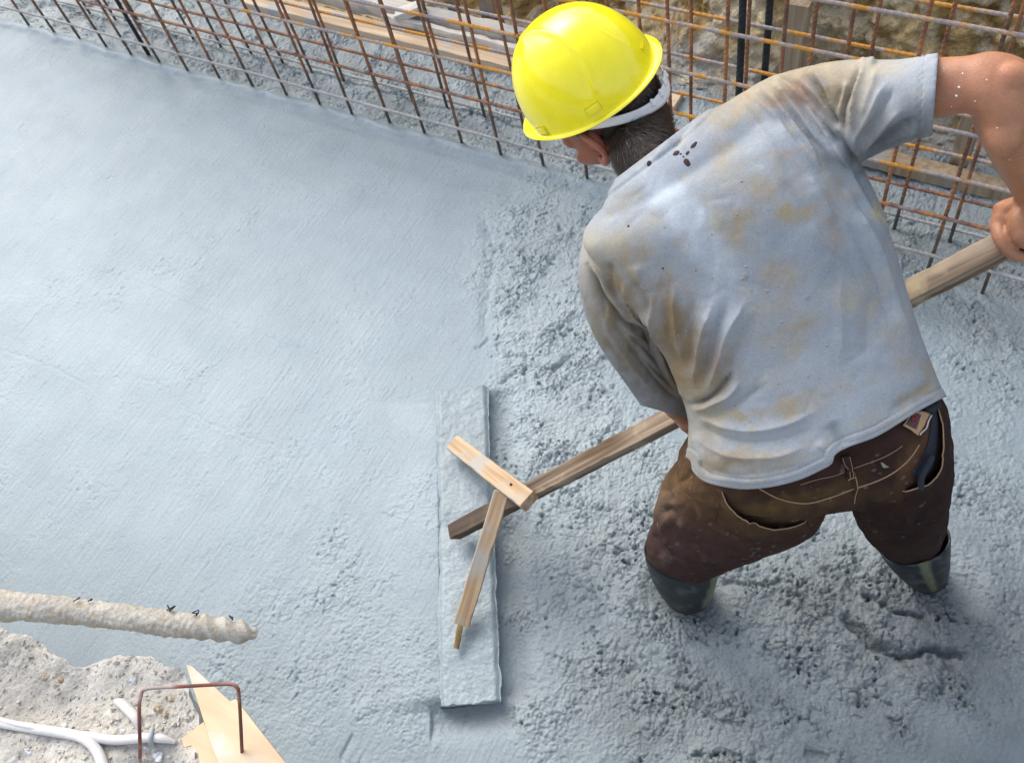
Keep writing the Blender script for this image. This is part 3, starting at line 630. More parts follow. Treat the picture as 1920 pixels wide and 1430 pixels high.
st_armR = [(1560, 150, 1590, 300, 1.46, 1.46, .9), (1640, 122, 1650, 262, 1.41, 1.41, .9), (1700, 116, 1700, 238, 1.38, 1.38, .92), (1757, 112, 1752, 219, 1.355, 1.355, .95), (1815, 108, 1806, 211, 1.335, 1.335, .95), (1866, 101, 1832, 222, 1.325, 1.325, .85),
           (1918, 122, 1850, 256, 1.33, 1.33, .72), (1950, 190, 1864, 292, 1.36, 1.36, .78), (1968, 250, 1882, 330, 1.40, 1.40, .85), (1974, 305, 1900, 362, 1.44, 1.44, .8), (1962, 362, 1906, 385, 1.475, 1.475, .8), (1958, 395, 1902, 405, 1.49, 1.49, .75)]
st_armL = [(1120, 470, 1220, 540, 1.58, 1.58, .9), (1125, 560, 1225, 610, 1.66, 1.66, .9), (1165, 640, 1245, 680, 1.75, 1.75, .9), (1200, 700, 1270, 735, 1.82, 1.82, .95), (1235, 745, 1300, 765, 1.86, 1.86, .9), (1258, 775, 1312, 785, 1.90, 1.90, .75)]
st_torso = [(1300, 985, 1785, 880, 1.73, 1.70, .50), (1294, 920, 1782, 810, 1.66, 1.64, .52), (1289, 868, 1770, 745, 1.62, 1.60, .54), (1292, 800, 1744, 682, 1.60, 1.57, .52), (1272, 728, 1719, 612, 1.59, 1.55, .50), (1238, 655, 1698, 545, 1.58, 1.53, .49),
            (1190, 580, 1674, 462, 1.56, 1.51, .48), (1140, 515, 1646, 375, 1.55, 1.49, .47), (1096, 466, 1600, 280, 1.54, 1.47, .45), (1098, 432, 1556, 190, 1.535, 1.465, .42), (1118, 404, 1500, 178, 1.53, 1.465, .36)]
st_neck = [(1146, 290, 1262, 205, 1.545, 1.53, .55), (1162, 326, 1292, 236, 1.54, 1.52, .55), (1134, 380, 1390, 188, 1.535, 1.50, .44), (1122, 430, 1470, 200, 1.535, 1.48, .42), (1140, 500, 1530, 300, 1.54, 1.48, .42)]
st_slR = [(1330, 212, 1380, 400, 1.50, 1.50, .5), (1385, 178, 1450, 390, 1.49, 1.49, .52), (1434, 150, 1500, 375, 1.475, 1.475, .56), (1478, 134, 1545, 345, 1.465, 1.465, .62), (1545, 119, 1592, 318, 1.44, 1.44, .72), (1600, 114, 1638, 292, 1.42, 1.42, .85), (1650, 113, 1682, 272, 1.40, 1.40, .98), (1702, 112, 1716, 258, 1.375, 1.375, 1.05), (1757, 107, 1748, 247, 1.35, 1.35, 1.08), (1800, 104, 1782, 243, 1.335, 1.335, 1.08)]
st_slL = [(1100, 435, 1250, 500, 1.58, 1.58, .75), (1087, 480, 1240, 560, 1.60, 1.60, .80), (1096, 530, 1245, 620, 1.64, 1.64, .85), (1122, 590, 1260, 668, 1.69, 1.69, .9), (1156, 655, 1285, 712, 1.745, 1.745, .9), (1190, 712, 1315, 755, 1.80, 1.80, .9), (1228, 765, 1345, 798, 1.86, 1.86, .9), (1250, 800, 1360, 825, 1.90, 1.90, .9)]
st_hips = [(1345, 700, 1690, 600, 1.61, 1.59, .44), (1330, 760, 1715, 672, 1.61, 1.59, .47), (1306, 815, 1765, 742, 1.63, 1.61, .50), (1278, 862, 1777, 800, 1.665, 1.64, .52), (1268, 892, 1780, 838, 1.70, 1.67, .50)]
st_legL = [(1312, 830, 1560, 925, 1.68, 1.68, .62), (1256, 888, 1535, 975, 1.755, 1.755, .60), (1231, 935, 1455, 1015, 1.83, 1.83, .62), (1228, 972, 1392, 1038, 1.90, 1.90, .75), (1212, 1012, 1356, 1054, 1.97, 1.97, .75), (1216, 1036, 1338, 1062, 2.03, 2.03, .56), (1228, 1062, 1322, 1082, 2.10, 2.10, .54)]
st_legR = [(1560, 900, 1781, 812, 1.68, 1.66, .60), (1590, 938, 1779, 868, 1.74, 1.73, .72), (1604, 972, 1772, 925, 1.81, 1.81, .82), (1622, 1004, 1770, 964, 1.89, 1.89, .78), (1652, 1032, 1765, 996, 1.97, 1.97, .62), (1684, 1056, 1758, 1030, 2.05, 2.05, .56)]
def shrink(st, k, dd=0.):
    o = []
    for s in st:
        cx, cy = (s[0] + s[2]) / 2, (s[1] + s[3]) / 2; o.append((cx + (s[0] - cx) * k, cy + (s[1] - cy) * k, cx + (s[2] - cx) * k, cy + (s[3] - cy) * k, s[4] + dd, s[5] + dd, s[6]))
    return o
wrR = D(1944, 392, 1.492); cR = on_handle(1940); oR = nrm(nrm(wrR - cR) - HD * HD.dot(nrm(wrR - cR))); wR = np.cross(HD, oR); wR = wR if wR.dot(CAM - cR) < 0 else -wR
wrL = D(1300, 785, 1.915); cL = on_handle(1313); oL = nrm(nrm(wrL - cL) - HD * HD.dot(nrm(wrL - cL))); wL = np.cross(HD, oL); wL = wL if wL.dot(CAM - cL) < 0 else -wL
parts = [loft(shrink(st_torso[1:], .80, .012), straight=True), loft(shrink(st_armR[:3], .84) + st_armR[3:]), loft(shrink(st_armL[:3], .84) + st_armL[3:]), loft(shrink(st_hips, .76, .012)), loft(shrink(st_legL, .8)), loft(shrink(st_legR, .8)),
         hell(0, 0, .015, .098, .078, .098), hell(.028, 0, -.055, .066, .062, .075), hell(.055, 0, -.105, .040, .040, .028), hell(-.03, 0, -.03, .070, .070, .065),
         hell(.098, 0, -.052, .018, .013, .024, 16), hell(.088, 0, -.030, .012, .011, .025, 16), hell(.086, 0, -.012, .014, .055, .010, 16),
         hell(.068, .034, -.048, .022, .020, .018, 16), hell(.068, -.034, -.048, .022, .020, .018, 16), hell(.092, 0, -.085, .010, .022, .0045, 16), hell(.090, 0, -.094, .010, .019, .0045, 16),
         hell(.030, .050, -.085, .050, .014, .020, 18), hell(.030, -.050, -.085, .050, .014, .020, 18)]
for s_ in (1, -1):
    parts += [tube([hd(.006, s_ * .076, -.014), hd(-.002, s_ * .090, -.010), hd(-.018, s_ * .099, -.022), hd(-.024, s_ * .099, -.042), hd(-.016, s_ * .093, -.060), hd(-.002, s_ * .085, -.076), hd(.008, s_ * .079, -.072)], [.006, .0066, .0066, .006, .0065, .0085, .0065], 12, 5),
              hell(-.006, s_ * .078, -.038, .014, .006, .026, 16), hell(.006, s_ * .079, -.042, .005, .007, .008, 12)]
# neck
parts += [tube([hd(-.030, 0, -.02), hd(-.042, 0, -.075), D(1208, 286, 1.59), D(1246, 322, 1.60), D(1290, 380, 1.60)], [.056, .052, .052, .052, .05], 24, 5)]
parts += [ellipsoid(D(1916, 420, 1.475), R[:, 0] * .021, R[:, 1] * .030, R[:, 2] * .020), ellipsoid(D(1930, 440, 1.470), R[:, 0] * .026, R[:, 1] * .024, R[:, 2] * .018), ellipsoid(D(1893, 148, 1.300), R[:, 0] * .030, R[:, 1] * .024, R[:, 2] * .022), ellipsoid(D(1880, 235, 1.33), R[:, 0] * .030, R[:, 1] * .045, R[:, 2] * .028)]
parts += hand(cR, HD, oR, wR, wrR, -1) + hand(cL, HD, oL, wL, wrL, -1)
v, f = voxel(parts, .0030, 5)
N = normals(v, f); q = proj(v)
c = np.tile(np.array([.36, .165, .088]), (len(v), 1)); redn = sst(-.3, .5, fbm3(v, .07, 3, 4))[:, None]; c = c * (1 - .35 * redn) + np.array([.42, .165, .10]) * .35 * redn
hl = (v - HC) @ np.stack([Fh, Sh, Uh], 1); inh = (np.linalg.norm(v - hd(0, 0, -.03), axis=1) < .145)[:, None]
c = np.where(inh, c * np.array([.80, .60, .55]), c)                              # weathered face and neck
tan = sst(1800, 1930, q[:, 0])[:, None] * (q[:, 1] < 420)[:, None]; c = c * (1 - .35 * tan) + np.array([.36, .17, .085]) * .35 * tan
ear_ = ((np.abs(hl[:, 1]) > .080) * inh[:, 0])[:, None]; c = c * (1 - .5 * ear_) + np.array([.46, .15, .10]) * .5 * ear_
stub = (sst(-.07, -.09, hl[:, 2]) * sst(0, .02, hl[:, 0]) * inh[:, 0] * .12)[:, None]; c = c * (1 - stub) + np.array([.35, .33, .31]) * stub
BV, BFc, BN = v, f, N
body = mesh('body', v, f, M['skin'], person, col=c)
for s_ in (1, -1):
    V, Fc = hell(.078, s_ * .030, -.030, .011, .011, .011, 18); mesh('eye', V, Fc, M['eye'], person)

# shirt
v, f = voxel([loft(st_torso, straight=True), loft(st_neck, straight=True), loft(st_slR), loft(st_slL)], .0028, 30)
HEM = [(900, 700), (1240, 838), (1290, 860), (1299, 884), (1322, 903), (1360, 913), (1400, 917), (1450, 912), (1500, 899), (1540, 881), (1560, 869), (1566, 853), (1588, 839), (1640, 820), (1680, 797), (1720, 772), (1762, 749), (2200, 560)]
hemL = np.vstack([HEM[:1], smooth_line(HEM[1:-1], 6), HEM[-1:]])
def g_hem(p):
    q = proj(p); d, t, s = pdist(q[:, :2], hemL); return -s * d * q[:, 2] / F_PX
def linegap(p, a, b, sign, mask):
    q = proj(p); a = np.array(a, float); b = np.array(b, float); t = (b - a) / np.linalg.norm(b - a); n = np.array([-t[1], t[0]]) * sign
    g = ((q[:, :2] - a) @ n) * q[:, 2] / F_PX; return np.where(mask(q), g, .05)
g_cr = lambda p: linegap(p, (1759, 100), (1748, 250), 1, lambda q: (q[:, 1] < 420))
g_cl = lambda p: linegap(p, (1232, 768), (1302, 787), -1, lambda q: (q[:, 2] > 1.70) & (q[:, 0] < 1400) & (q[:, 1] > 690))
g_nk = lambda p: linegap(p, (1166, 326), (1288, 234), 1, lambda q: (q[:, 0] < 1335) & (q[:, 1] < 380) & (q[:, 0] + q[:, 1] < 1545 + 0 * q[:, 0]))
c3 = lambda pts: cr(1200, 0, 2.383, pts); c4 = lambda pts: cr(1060, 300, 2.234, pts); c2 = lambda pts: cr(900, 0, 4.205, pts)
cz = lambda pts: cr(1312, 94, 3.934, pts)
SF0 = [(cz([(370, 310), (520, 450), (640, 600), (760, 760), (860, 900)]), 5, .0030), (cz([(440, 270), (560, 380), (700, 560), (800, 700), (900, 880)]), 5, .0042), (cz([(405, 300), (540, 425), (670, 590), (780, 740)]), 5, -.0028), (cz([(480, 230), (620, 330), (760, 500), (860, 640), (960, 760)]), 5, .0045), (cz([(520, 300), (660, 450), (780, 600), (880, 740)]), 5, -.0036),
      (cz([(640, 240), (780, 400), (900, 560), (1000, 700), (1080, 850)]), 5, .0055), (cz([(600, 270), (740, 430), (850, 570), (960, 720)]), 5, -.0040), (cz([(700, 320), (800, 420), (900, 540), (1000, 660), (1060, 760)]), 6, -.0075), (cz([(700, 190), (830, 310), (940, 440), (1060, 600), (1140, 760), (1190, 870)]), 6, .0065),
      (cz([(1000, 700), (1110, 900), (1200, 1080), (1290, 1240), (1380, 1400)]), 7, .0040), (cz([(1020, 600), (1100, 740), (1180, 900), (1260, 1060), (1320, 1200), (1360, 1330)]), 7, -.0080), (cz([(900, 760), (1020, 900), (1140, 1080), (1230, 1260)]), 10, -.0020),
      (cz([(785, 150), (860, 250), (920, 360), (980, 470), (1060, 600)]), 5, -.0080), (cz([(820, 140), (920, 280), (980, 420), (1060, 560)]), 5, .0045), (cz([(600, 190), (720, 270), (830, 390), (900, 500)]), 5, -.0040), (cz([(540, 210), (660, 260), (760, 340)]), 5, .0030),
      (cz([(1195, 80), (1150, 200), (1105, 320), (1062, 430), (1062, 560), (1100, 680)]), 5, -.0065), (cz([(1215, 90), (1180, 210), (1140, 330), (1120, 480), (1130, 620)]), 5, .0045), (cz([(1170, 80), (1235, 64), (1300, 95)]), 5, .0050), (cz([(1100, 230), (1060, 360), (1030, 470)]), 5, .0040), (cz([(1060, 250), (1020, 370), (1000, 480), (1040, 580)]), 5, -.0040),
      (cz([(1310, 120), (1280, 250), (1230, 380), (1190, 500)]), 7, .0025), (cz([(1380, 230), (1290, 400), (1220, 540), (1150, 660), (1130, 760)]), 6, .0038), (cz([(1440, 260), (1340, 430), (1250, 570), (1170, 700)]), 7, -.0035), (cz([(1500, 430), (1340, 590), (1230, 720), (1160, 820)]), 6, .0040), (cz([(1580, 500), (1420, 620), (1290, 730), (1200, 840)]), 8, -.0055), (cz([(1660, 560), (1560, 610), (1430, 660), (1320, 720)]), 7, .0030),
      (cz([(260, 350), (400, 520), (520, 700), (640, 900)]), 9, .0018), (cz([(180, 520), (330, 700), (480, 900)]), 14, -.0015), (cz([(800, 1000), (880, 1120), (960, 1300)]), 12, .0015), (cz([(1080, 980), (1160, 1160), (1240, 1350)]), 9, .0020),
      (c4([(90, 430), (140, 560), (200, 640), (260, 700), (380, 716)]), 6, -.014), (c4([(100, 400), (160, 520), (230, 620), (300, 680)]), 7, .005), (c4([(240, 510), (270, 600), (300, 660), (360, 705)]), 6, .0065), (c4([(180, 420), (190, 520), (230, 590)]), 8, -.006), (c4([(290, 500), (330, 590), (345, 660)]), 9, -.0065), (c4([(300, 430), (320, 500), (330, 560)]), 12, .004),
      (c4([(360, 560), (368, 690), (395, 820), (450, 930), (520, 1010)]), 6, .0085), (c4([(330, 700), (370, 800), (420, 900), (480, 980)]), 8, -.008), (c4([(410, 590), (420, 700), (450, 820), (500, 900)]), 10, -.0055), (c4([(455, 520), (460, 640), (470, 760), (500, 860)]), 7, .005),
      (c4([(540, 560), (520, 700), (520, 800), (530, 900)]), 12, -.005), (c4([(620, 600), (570, 720), (550, 830), (545, 950)]), 8, .0055), (c4([(690, 580), (630, 720), (600, 830), (580, 940)]), 9, -.005), (c4([(760, 580), (680, 720), (640, 850), (600, 980)]), 8, .0055), (c4([(800, 640), (720, 780), (670, 880), (640, 960)]), 9, -.0035),
      (c4([(520, 1025), (580, 1010), (630, 975), (680, 920), (700, 880)]), 6, -.012), (c4([(530, 1050), (600, 1030), (680, 990), (740, 920)]), 7, .007), (c4([(540, 1070), (640, 1060), (740, 1010), (850, 930)]), 9, -.0045),
      (c4([(545, 1060), (640, 1110), (760, 1130), (900, 1110), (1050, 1050)]), 9, .0045), (c4([(545, 1080), (620, 1150), (760, 1180), (900, 1170), (1060, 1120)]), 9, -.0035), (c4([(530, 1110), (600, 1200), (720, 1240), (880, 1240), (1020, 1190)]), 10, .0040), (c4([(540, 1140), (550, 1200), (570, 1280)]), 10, .003), (c4([(600, 1100), (610, 1170), (640, 1260)]), 9, -.0025),
      (c4([(560, 1290), (700, 1320), (860, 1310), (1000, 1270)]), 10, -.002), (c4([(1160, 480), (1150, 600), (1160, 720), (1140, 850)]), 14, .002), (c4([(1290, 560), (1270, 700), (1270, 850)]), 16, -.002), (c4([(1200, 200), (1290, 330), (1350, 480), (1400, 640), (1460, 800)]), 12, .004), (c4([(1180, 260), (1260, 380), (1320, 520), (1370, 700)]), 14, -.0035),
      (c4([(1000, 60), (1060, 130), (1130, 260)]), 9, .0025), (c4([(900, 80), (980, 180), (1040, 300)]), 10, -.002), (c4([(1550, 930), (1450, 1000), (1350, 1060)]), 9, -.003),
      (c4([(180, 640), (240, 740), (320, 850), (420, 960), (500, 1010)]), 6, -.004), (c4([(140, 620), (200, 740), (280, 860), (380, 980)]), 6, .0035), (c4([(230, 720), (320, 780), (390, 850)]), 4, -.0035), (c4([(220, 690), (320, 750), (380, 800)]), 4, .003), (c4([(260, 790), (340, 850), (430, 930)]), 4, -.003),
      (c4([(120, 470), (150, 600), (170, 680)]), 6, -.004), (c3([(60, 590), (110, 560), (150, 545)]), 5, -.004), (c3([(180, 560), (130, 640), (60, 720)]), 8, .003), (c3([(240, 540), (190, 600), (140, 680)]), 8, -.003),
      ([(1562, 866), (1548, 845), (1530, 825)], 8, .004), ([(1585, 842), (1572, 815), (1560, 790)], 9, -.004)]
SF = [(p_[0], p_[1] * (1.15 if p_[0][0][0] > 1330 else .9), p_[2] * (1.75 if p_[0][0][0] > 1330 else 1.2), *p_[3:]) for p_ in SF0]
N = normals(v, f)
v = v + N * folds(v, N, SF)[:, None]
v = v + N * (.0007 * fbm3(v, .07, 3, 61) + .0007 * np.abs(fbm3(v * np.array([1, 1, .5]), .03, 2, 62)) - .0012 * np.clip(1 - 3 * np.abs(fbm3(v, .055, 2, 63)), 0, 1) * sst(-.1, .4, fbm3(v, .1, 2, 64)))[:, None]
# hem and cuff doubled cloth
def near(g, a, b, v): x = g(v); return np.exp(-((x - a) / b) ** 2)
N = normals(v, f)
v = v + N * (.0012 * sst(.016, .014, g_hem(v)) - .0016 * near(g_hem, .0165, .0012, v) + .0012 * sst(.018, .016, g_cr(v)) - .0022 * near(g_cr, .0185, .0013, v) - .0016 * near(g_cr, .0235, .0011, v) + .0018 * sst(.014, .011, g_nk(v)) - .0015 * near(g_nk, .015, .0014, v))[:, None]
hw = near(g_hem, 0, .03, v) * fbm3(v, .045, 2, 77); v = v + N * (.003 * hw)[:, None]
v, f = trim(v, f, g_hem); v, f = trim(v, f, g_cr); v, f = trim(v, f, g_cl); v, f = trim(v, f, g_nk)
SHV, SHF = v.copy(), f.copy()
SG = 1.22
def paint(v, base, blobs, warp=16, s=5, sc_=.035):
    q = proj(v)[:, :2].copy(); q0 = q.copy(); q[:, 0] += warp * fbm3(v, sc_, 3, s); q[:, 1] += warp * fbm3(v, sc_, 3, s + 3)
    vs = v @ R; brk = sst(-.5, .45, fbm3(vs * np.array([1., .35, .6]), .022, 4, s + 7)); c = base.copy()
    for b in blobs:
        (x, y, rx, ry, an, st, col) = b[:7]; a = math.radians(an); dx = q[:, 0] - x; dy = q[:, 1] - y
        u = (dx * math.cos(a) + dy * math.sin(a)) / (rx * SG); w_ = (-dx * math.sin(a) + dy * math.cos(a)) / (ry * SG)
        k = np.exp(-(u * u + w_ * w_) ** (b[7] if len(b) > 7 else 1.2)) * min(1, st * 1.05) * (.5 + .5 * brk); c = c * (1 - k[:, None]) + np.array(col) * k[:, None]
    return c
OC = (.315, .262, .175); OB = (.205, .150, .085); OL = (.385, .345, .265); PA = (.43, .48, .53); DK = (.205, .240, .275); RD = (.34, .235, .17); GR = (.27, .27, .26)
def B4(x, y, rx, ry, an, st, col, *r): return (1060 + x / 2.234, 300 + y / 2.234, rx / 2.234, ry / 2.234, an, st, col, *r)
def B3(x, y, rx, ry, an, st, col, *r): return (1200 + x / 2.383, y / 2.383, rx / 2.383, ry / 2.383, an, st, col, *r)
SB = [(1165, 640, 50, 120, -30, .8, (.150, .132, .105)), (1250, 735, 50, 55, -20, .75, (.165, .158, .150)), (1110, 560, 16, 90, -14, .6, (.30, .25, .18)), (1285, 690, 45, 95, -15, .7, OB), (1180, 520, 40, 60, -15, .5, OB), (1350, 870, 90, 30, 8, .55, (.27, .24, .18)), (1690, 235, 85, 40, -12, .55, (.17, .185, .20)), (1440, 168, 110, 22, -24, .9, OB), (1400, 200, 60, 22, -28, .6, OL), (1530, 140, 100, 20, -6, .9, OB), (1570, 175, 50, 40, 20, .85, OB), (1590, 200, 30, 55, 10, .7, (.26, .21, .12)), (1640, 128, 40, 20, 0, .7, OL), (1480, 180, 60, 20, 30, .7, RD), (1655, 262, 75, 30, -25, .7, (.10, .11, .115)), (1570, 230, 30, 60, -30, .5, (.16, .18, .20)), B4(540, 280, 70, 190, -38, .95, PA, 1.8), B4(420, 140, 60, 60, 0, .7, PA), B4(650, 420, 70, 50, 30, .5, PA), B4(380, 60, 80, 40, -30, .5, PA), B4(1170, 1090, 40, 60, 0, .4, PA), B3(850, 640, 60, 30, 40, .6, PA), B4(1250, 300, 60, 120, -25, .35, PA), B4(640, 620, 70, 160, 20, .4, (.50, .53, .58)),  # dark right sleeve underside and armpit blobs: mostly painted shade, some damp
      B4(170, 340, 90, 50, 0, .75, OL), B4(270, 400, 45, 60, 0, .8, OC), B4(185, 500, 45, 110, -10, .65, OC), B4(240, 560, 45, 80, -20, .7, OB), B4(310, 610, 40, 70, -15, .6, OC), B4(120, 430, 40, 90, 0, .6, OL), B4(430, 640, 45, 120, -8, .85, OB), B4(500, 760, 80, 120, -10, .85, OB), B4(560, 880, 110, 90, -30, .85, OB), B4(470, 880, 50, 110, -20, .7, OB), B4(600, 960, 80, 50, -30, .6, OC), B4(660, 800, 50, 40, -40, .4, RD),
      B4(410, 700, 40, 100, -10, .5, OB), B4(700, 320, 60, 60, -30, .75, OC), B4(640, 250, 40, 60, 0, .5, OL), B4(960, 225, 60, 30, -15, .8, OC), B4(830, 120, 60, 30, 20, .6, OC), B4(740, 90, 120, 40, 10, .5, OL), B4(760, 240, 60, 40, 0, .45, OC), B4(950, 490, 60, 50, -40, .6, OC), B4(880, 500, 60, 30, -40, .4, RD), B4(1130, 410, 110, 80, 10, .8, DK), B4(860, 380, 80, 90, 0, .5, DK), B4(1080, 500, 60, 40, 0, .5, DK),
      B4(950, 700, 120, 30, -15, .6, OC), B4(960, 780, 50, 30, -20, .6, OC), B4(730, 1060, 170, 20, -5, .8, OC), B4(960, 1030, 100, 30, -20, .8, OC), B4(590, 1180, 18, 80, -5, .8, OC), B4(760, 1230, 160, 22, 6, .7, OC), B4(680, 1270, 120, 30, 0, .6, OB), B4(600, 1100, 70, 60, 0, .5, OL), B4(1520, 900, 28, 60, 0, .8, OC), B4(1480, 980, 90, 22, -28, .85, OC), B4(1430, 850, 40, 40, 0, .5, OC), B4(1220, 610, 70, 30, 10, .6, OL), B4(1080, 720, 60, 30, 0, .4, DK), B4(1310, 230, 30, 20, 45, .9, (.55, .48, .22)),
      B4(1120, 300, 30, 60, -20, .4, RD), B4(1180, 560, 90, 60, 0, .4, OL), B4(860, 620, 100, 40, 0, .35, OL), B4(1380, 720, 80, 50, 0, .4, OL), B4(1150, 850, 140, 80, 0, .35, (.34, .37, .40)), B4(900, 880, 150, 60, 0, .35, (.36, .38, .40)), B4(540, 1150, 20, 120, 0, .4, OL), B4(1320, 940, 150, 60, -10, .3, (.34, .38, .42)),
      B4(210, 700, 50, 110, -30, .6, OB), B4(330, 880, 60, 130, -35, .55, (.19, .175, .15)), B4(430, 1020, 80, 50, 20, .5, (.25, .25, .25)), B4(250, 780, 40, 90, -35, .5, OB), B4(330, 760, 60, 40, 20, .6, (.10, .09, .07)),
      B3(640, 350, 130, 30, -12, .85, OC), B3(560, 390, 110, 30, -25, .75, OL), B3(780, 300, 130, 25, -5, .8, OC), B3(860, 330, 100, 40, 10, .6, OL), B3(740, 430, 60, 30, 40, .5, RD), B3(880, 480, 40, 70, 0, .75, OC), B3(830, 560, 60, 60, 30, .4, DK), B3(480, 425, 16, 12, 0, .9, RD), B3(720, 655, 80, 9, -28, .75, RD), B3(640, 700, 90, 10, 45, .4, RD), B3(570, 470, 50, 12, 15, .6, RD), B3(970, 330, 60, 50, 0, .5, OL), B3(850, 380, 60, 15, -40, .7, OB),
      B3(380, 690, 60, 50, 20, .6, OC), B3(540, 850, 70, 45, 35, .7, OC), B3(430, 1010, 60, 50, -30, .6, OC), B3(690, 950, 60, 25, -20, .7, OC), B3(850, 850, 30, 50, 30, .5, OC), B3(1000, 500, 70, 120, 0, .35, (.38, .38, .36)), B3(1180, 640, 150, 40, -10, .7, (.13, .14, .15)), B3(1000, 720, 70, 50, 0, .6, (.12, .14, .16)), B3(620, 1210, 60, 40, 0, .5, OC), B3(40, 1020, 60, 60, 0, .4, OL)]  # darkest blobs here: painted shade and damp below the right sleeve
base = np.tile(np.array([.285, .312, .340]), (len(v), 1)) * (1 + .10 * fbm3(v, .09, 4, 90)[:, None])
yy = sst(650, 900, proj(v)[:, 1])[:, None]; base = base * (1 - .5 * yy) + np.array([.335, .350, .365]) * .5 * yy
dirt = sst(.0, .6, fbm3(v, .035, 4, 91))[:, None] * .35; base = base * (1 - dirt) + np.array([.36, .32, .24]) * dirt
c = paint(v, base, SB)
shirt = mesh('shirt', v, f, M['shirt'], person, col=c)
m = shirt.modifiers.new('thickness', 'SOLIDIFY'); m.thickness = .0022; m.offset = -1
sh_bvh = BVHTree.FromPolygons([tuple(a) for a in v], [tuple(int(i) for i in a) for a in f])
def hit(bvh, px, py, off=0., dmin=.3):
    r = ray(px, py); h = bvh.ray_cast(Vector(CAM), Vector(r))
    if h[0] is None: return None, None
    n = np.array(h[1]); n = n if n.dot(CAM - np.array(h[0])) > 0 else -n
    return np.array(h[0]) + n * off, n
def line_on(bvh, pts, off, sub=6):
    out = []
    for a, b in smooth_line(pts, sub):
        p, n = hit(bvh, a, b, off)
        if p is not None and (not out or np.linalg.norm(p - out[-1]) < .03): out.append(p)
    return out
# cement splashes and the little holes near the collar
M['dried'] = mat('dried_cement', (.27, .28, .27), rough=.9, noise=[(400, .3, 3)]); M['hole'] = mat('hole_dark', (.035, .022, .02), rough=.9)
for (a, b, r) in [(1395, 520, 9), (1513, 558, 6.5), (1438, 545, 5), (1466, 604, 3), (1448, 650, 5), (1366, 700, 3.5), (1365, 790 - 90, 3), (1398, 500, 3), (1550, 647, 3), (1409, 545, 2.5), (1335, 521, 2.5), (1551, 508, 3), (1335, 440, 2), (1390, 340, 3), (1300, 612, 2.5), (1287, 620, 2.5)] + [(rng.uniform(1180, 1700), rng.uniform(330, 850), rng.uniform(1, 2.4)) for _ in range(36)]:
    p, n = hit(sh_bvh, a, b); P_ = []
    if p is None: continue
    rr = r * 1.5 / F_PX; ax = nrm(np.cross(n, [.3, .2, .9])); ay = np.cross(n, ax)
    if r > 4:
        for k in range(14):
            t = rng.uniform(0, 6.28); s_ = rr * rng.uniform(0, .8); P_.append(ellipsoid(p + (ax * math.cos(t) + ay * math.sin(t)) * s_, ax * rr * rng.uniform(.16, .34), ay * rr * rng.uniform(.16, .34), n * rr * .22, 8))
    else: P_.append(ellipsoid(p, ax * rr, ay * rr * rng.uniform(.6, 1), n * rr * .5, 8))
    if r > 4: V, Fc = voxel(P_ + [ellipsoid(p, ax * rr * .8, ay * rr * .7, n * rr * .15, 12)], .0005, 0)
    else: V, Fc = P_[0]
    mesh('cement_splash', V, Fc, M['dried'], shirt)
for (a, b, rx, ry, an) in [(1268, 287, 5, 7, -60), (1301, 272, 3.5, 8, -50), (1289, 287, 2.5, 5, -30), (1288, 305, 5, 8, 30), (1276, 289, 2, 2, 0), (1281, 294, 1.5, 2, 0), (1217, 307, 4.5, 5.5, 0), (1178, 424, 2, 2.2, 0), (1243, 503, 1.8, 1.8, 0), (1305, 507, 1.2, 1.2, 0)]:
    p, n = hit(sh_bvh, a, b)
    if p is None: continue
    k = 1.5 / F_PX; xx = nrm(R[:, 0] - n * n.dot(R[:, 0])); yy_ = np.cross(n, xx); A = math.radians(an); ux = xx * math.cos(A) + yy_ * math.sin(A); uy = np.cross(n, ux)
    V, Fc = ellipsoid(p, ux * rx * k, uy * ry * k, n * .0009, 12); V = V + (ux * fbm3(V, .004, 2, int(a)).reshape(-1, 1) * .0010); mesh('hole', V, Fc, M['hole'], shirt)
b_bvh = BVHTree.FromPolygons([tuple(a) for a in BV], [tuple(int(i) for i in a) for a in BFc])
for (a, b, r) in [(1798, 164, 2.2), (1793, 180, 2.6), (1769, 129, 1.6), (1805, 138, 1.6), (1828, 190, 1.3), (1850, 150, 1.2), (1870, 240, 1.5), (1893, 300, 1.4), (1784, 200, 1.2)]:
    p, n = hit(b_bvh, a, b)
    if p is None: continue
    rr = r * 1.4 / F_PX; ax = nrm(np.cross(n, [.3, .2, .9])); V, Fc = ellipsoid(p, ax * rr, np.cross(n, ax) * rr * .8, n * rr * .5, 8); mesh('cement_splash', V, Fc, M['strap'], body)
# stitching rows at hem and cuff
for L_ in ([(1298, 872), (1318, 893), (1362, 902), (1410, 906), (1460, 899), (1505, 886), (1545, 868)], [(1592, 828), (1642, 808), (1682, 785), (1722, 760), (1752, 745)]):
    P = line_on(sh_bvh, L_, .0002)
    if len(P) > 3: V, Fc = tube(P, .0006, 6, 1); mesh('stitching', V, Fc, mat('grey_thread', (.20, .23, .27), rough=.9), shirt)

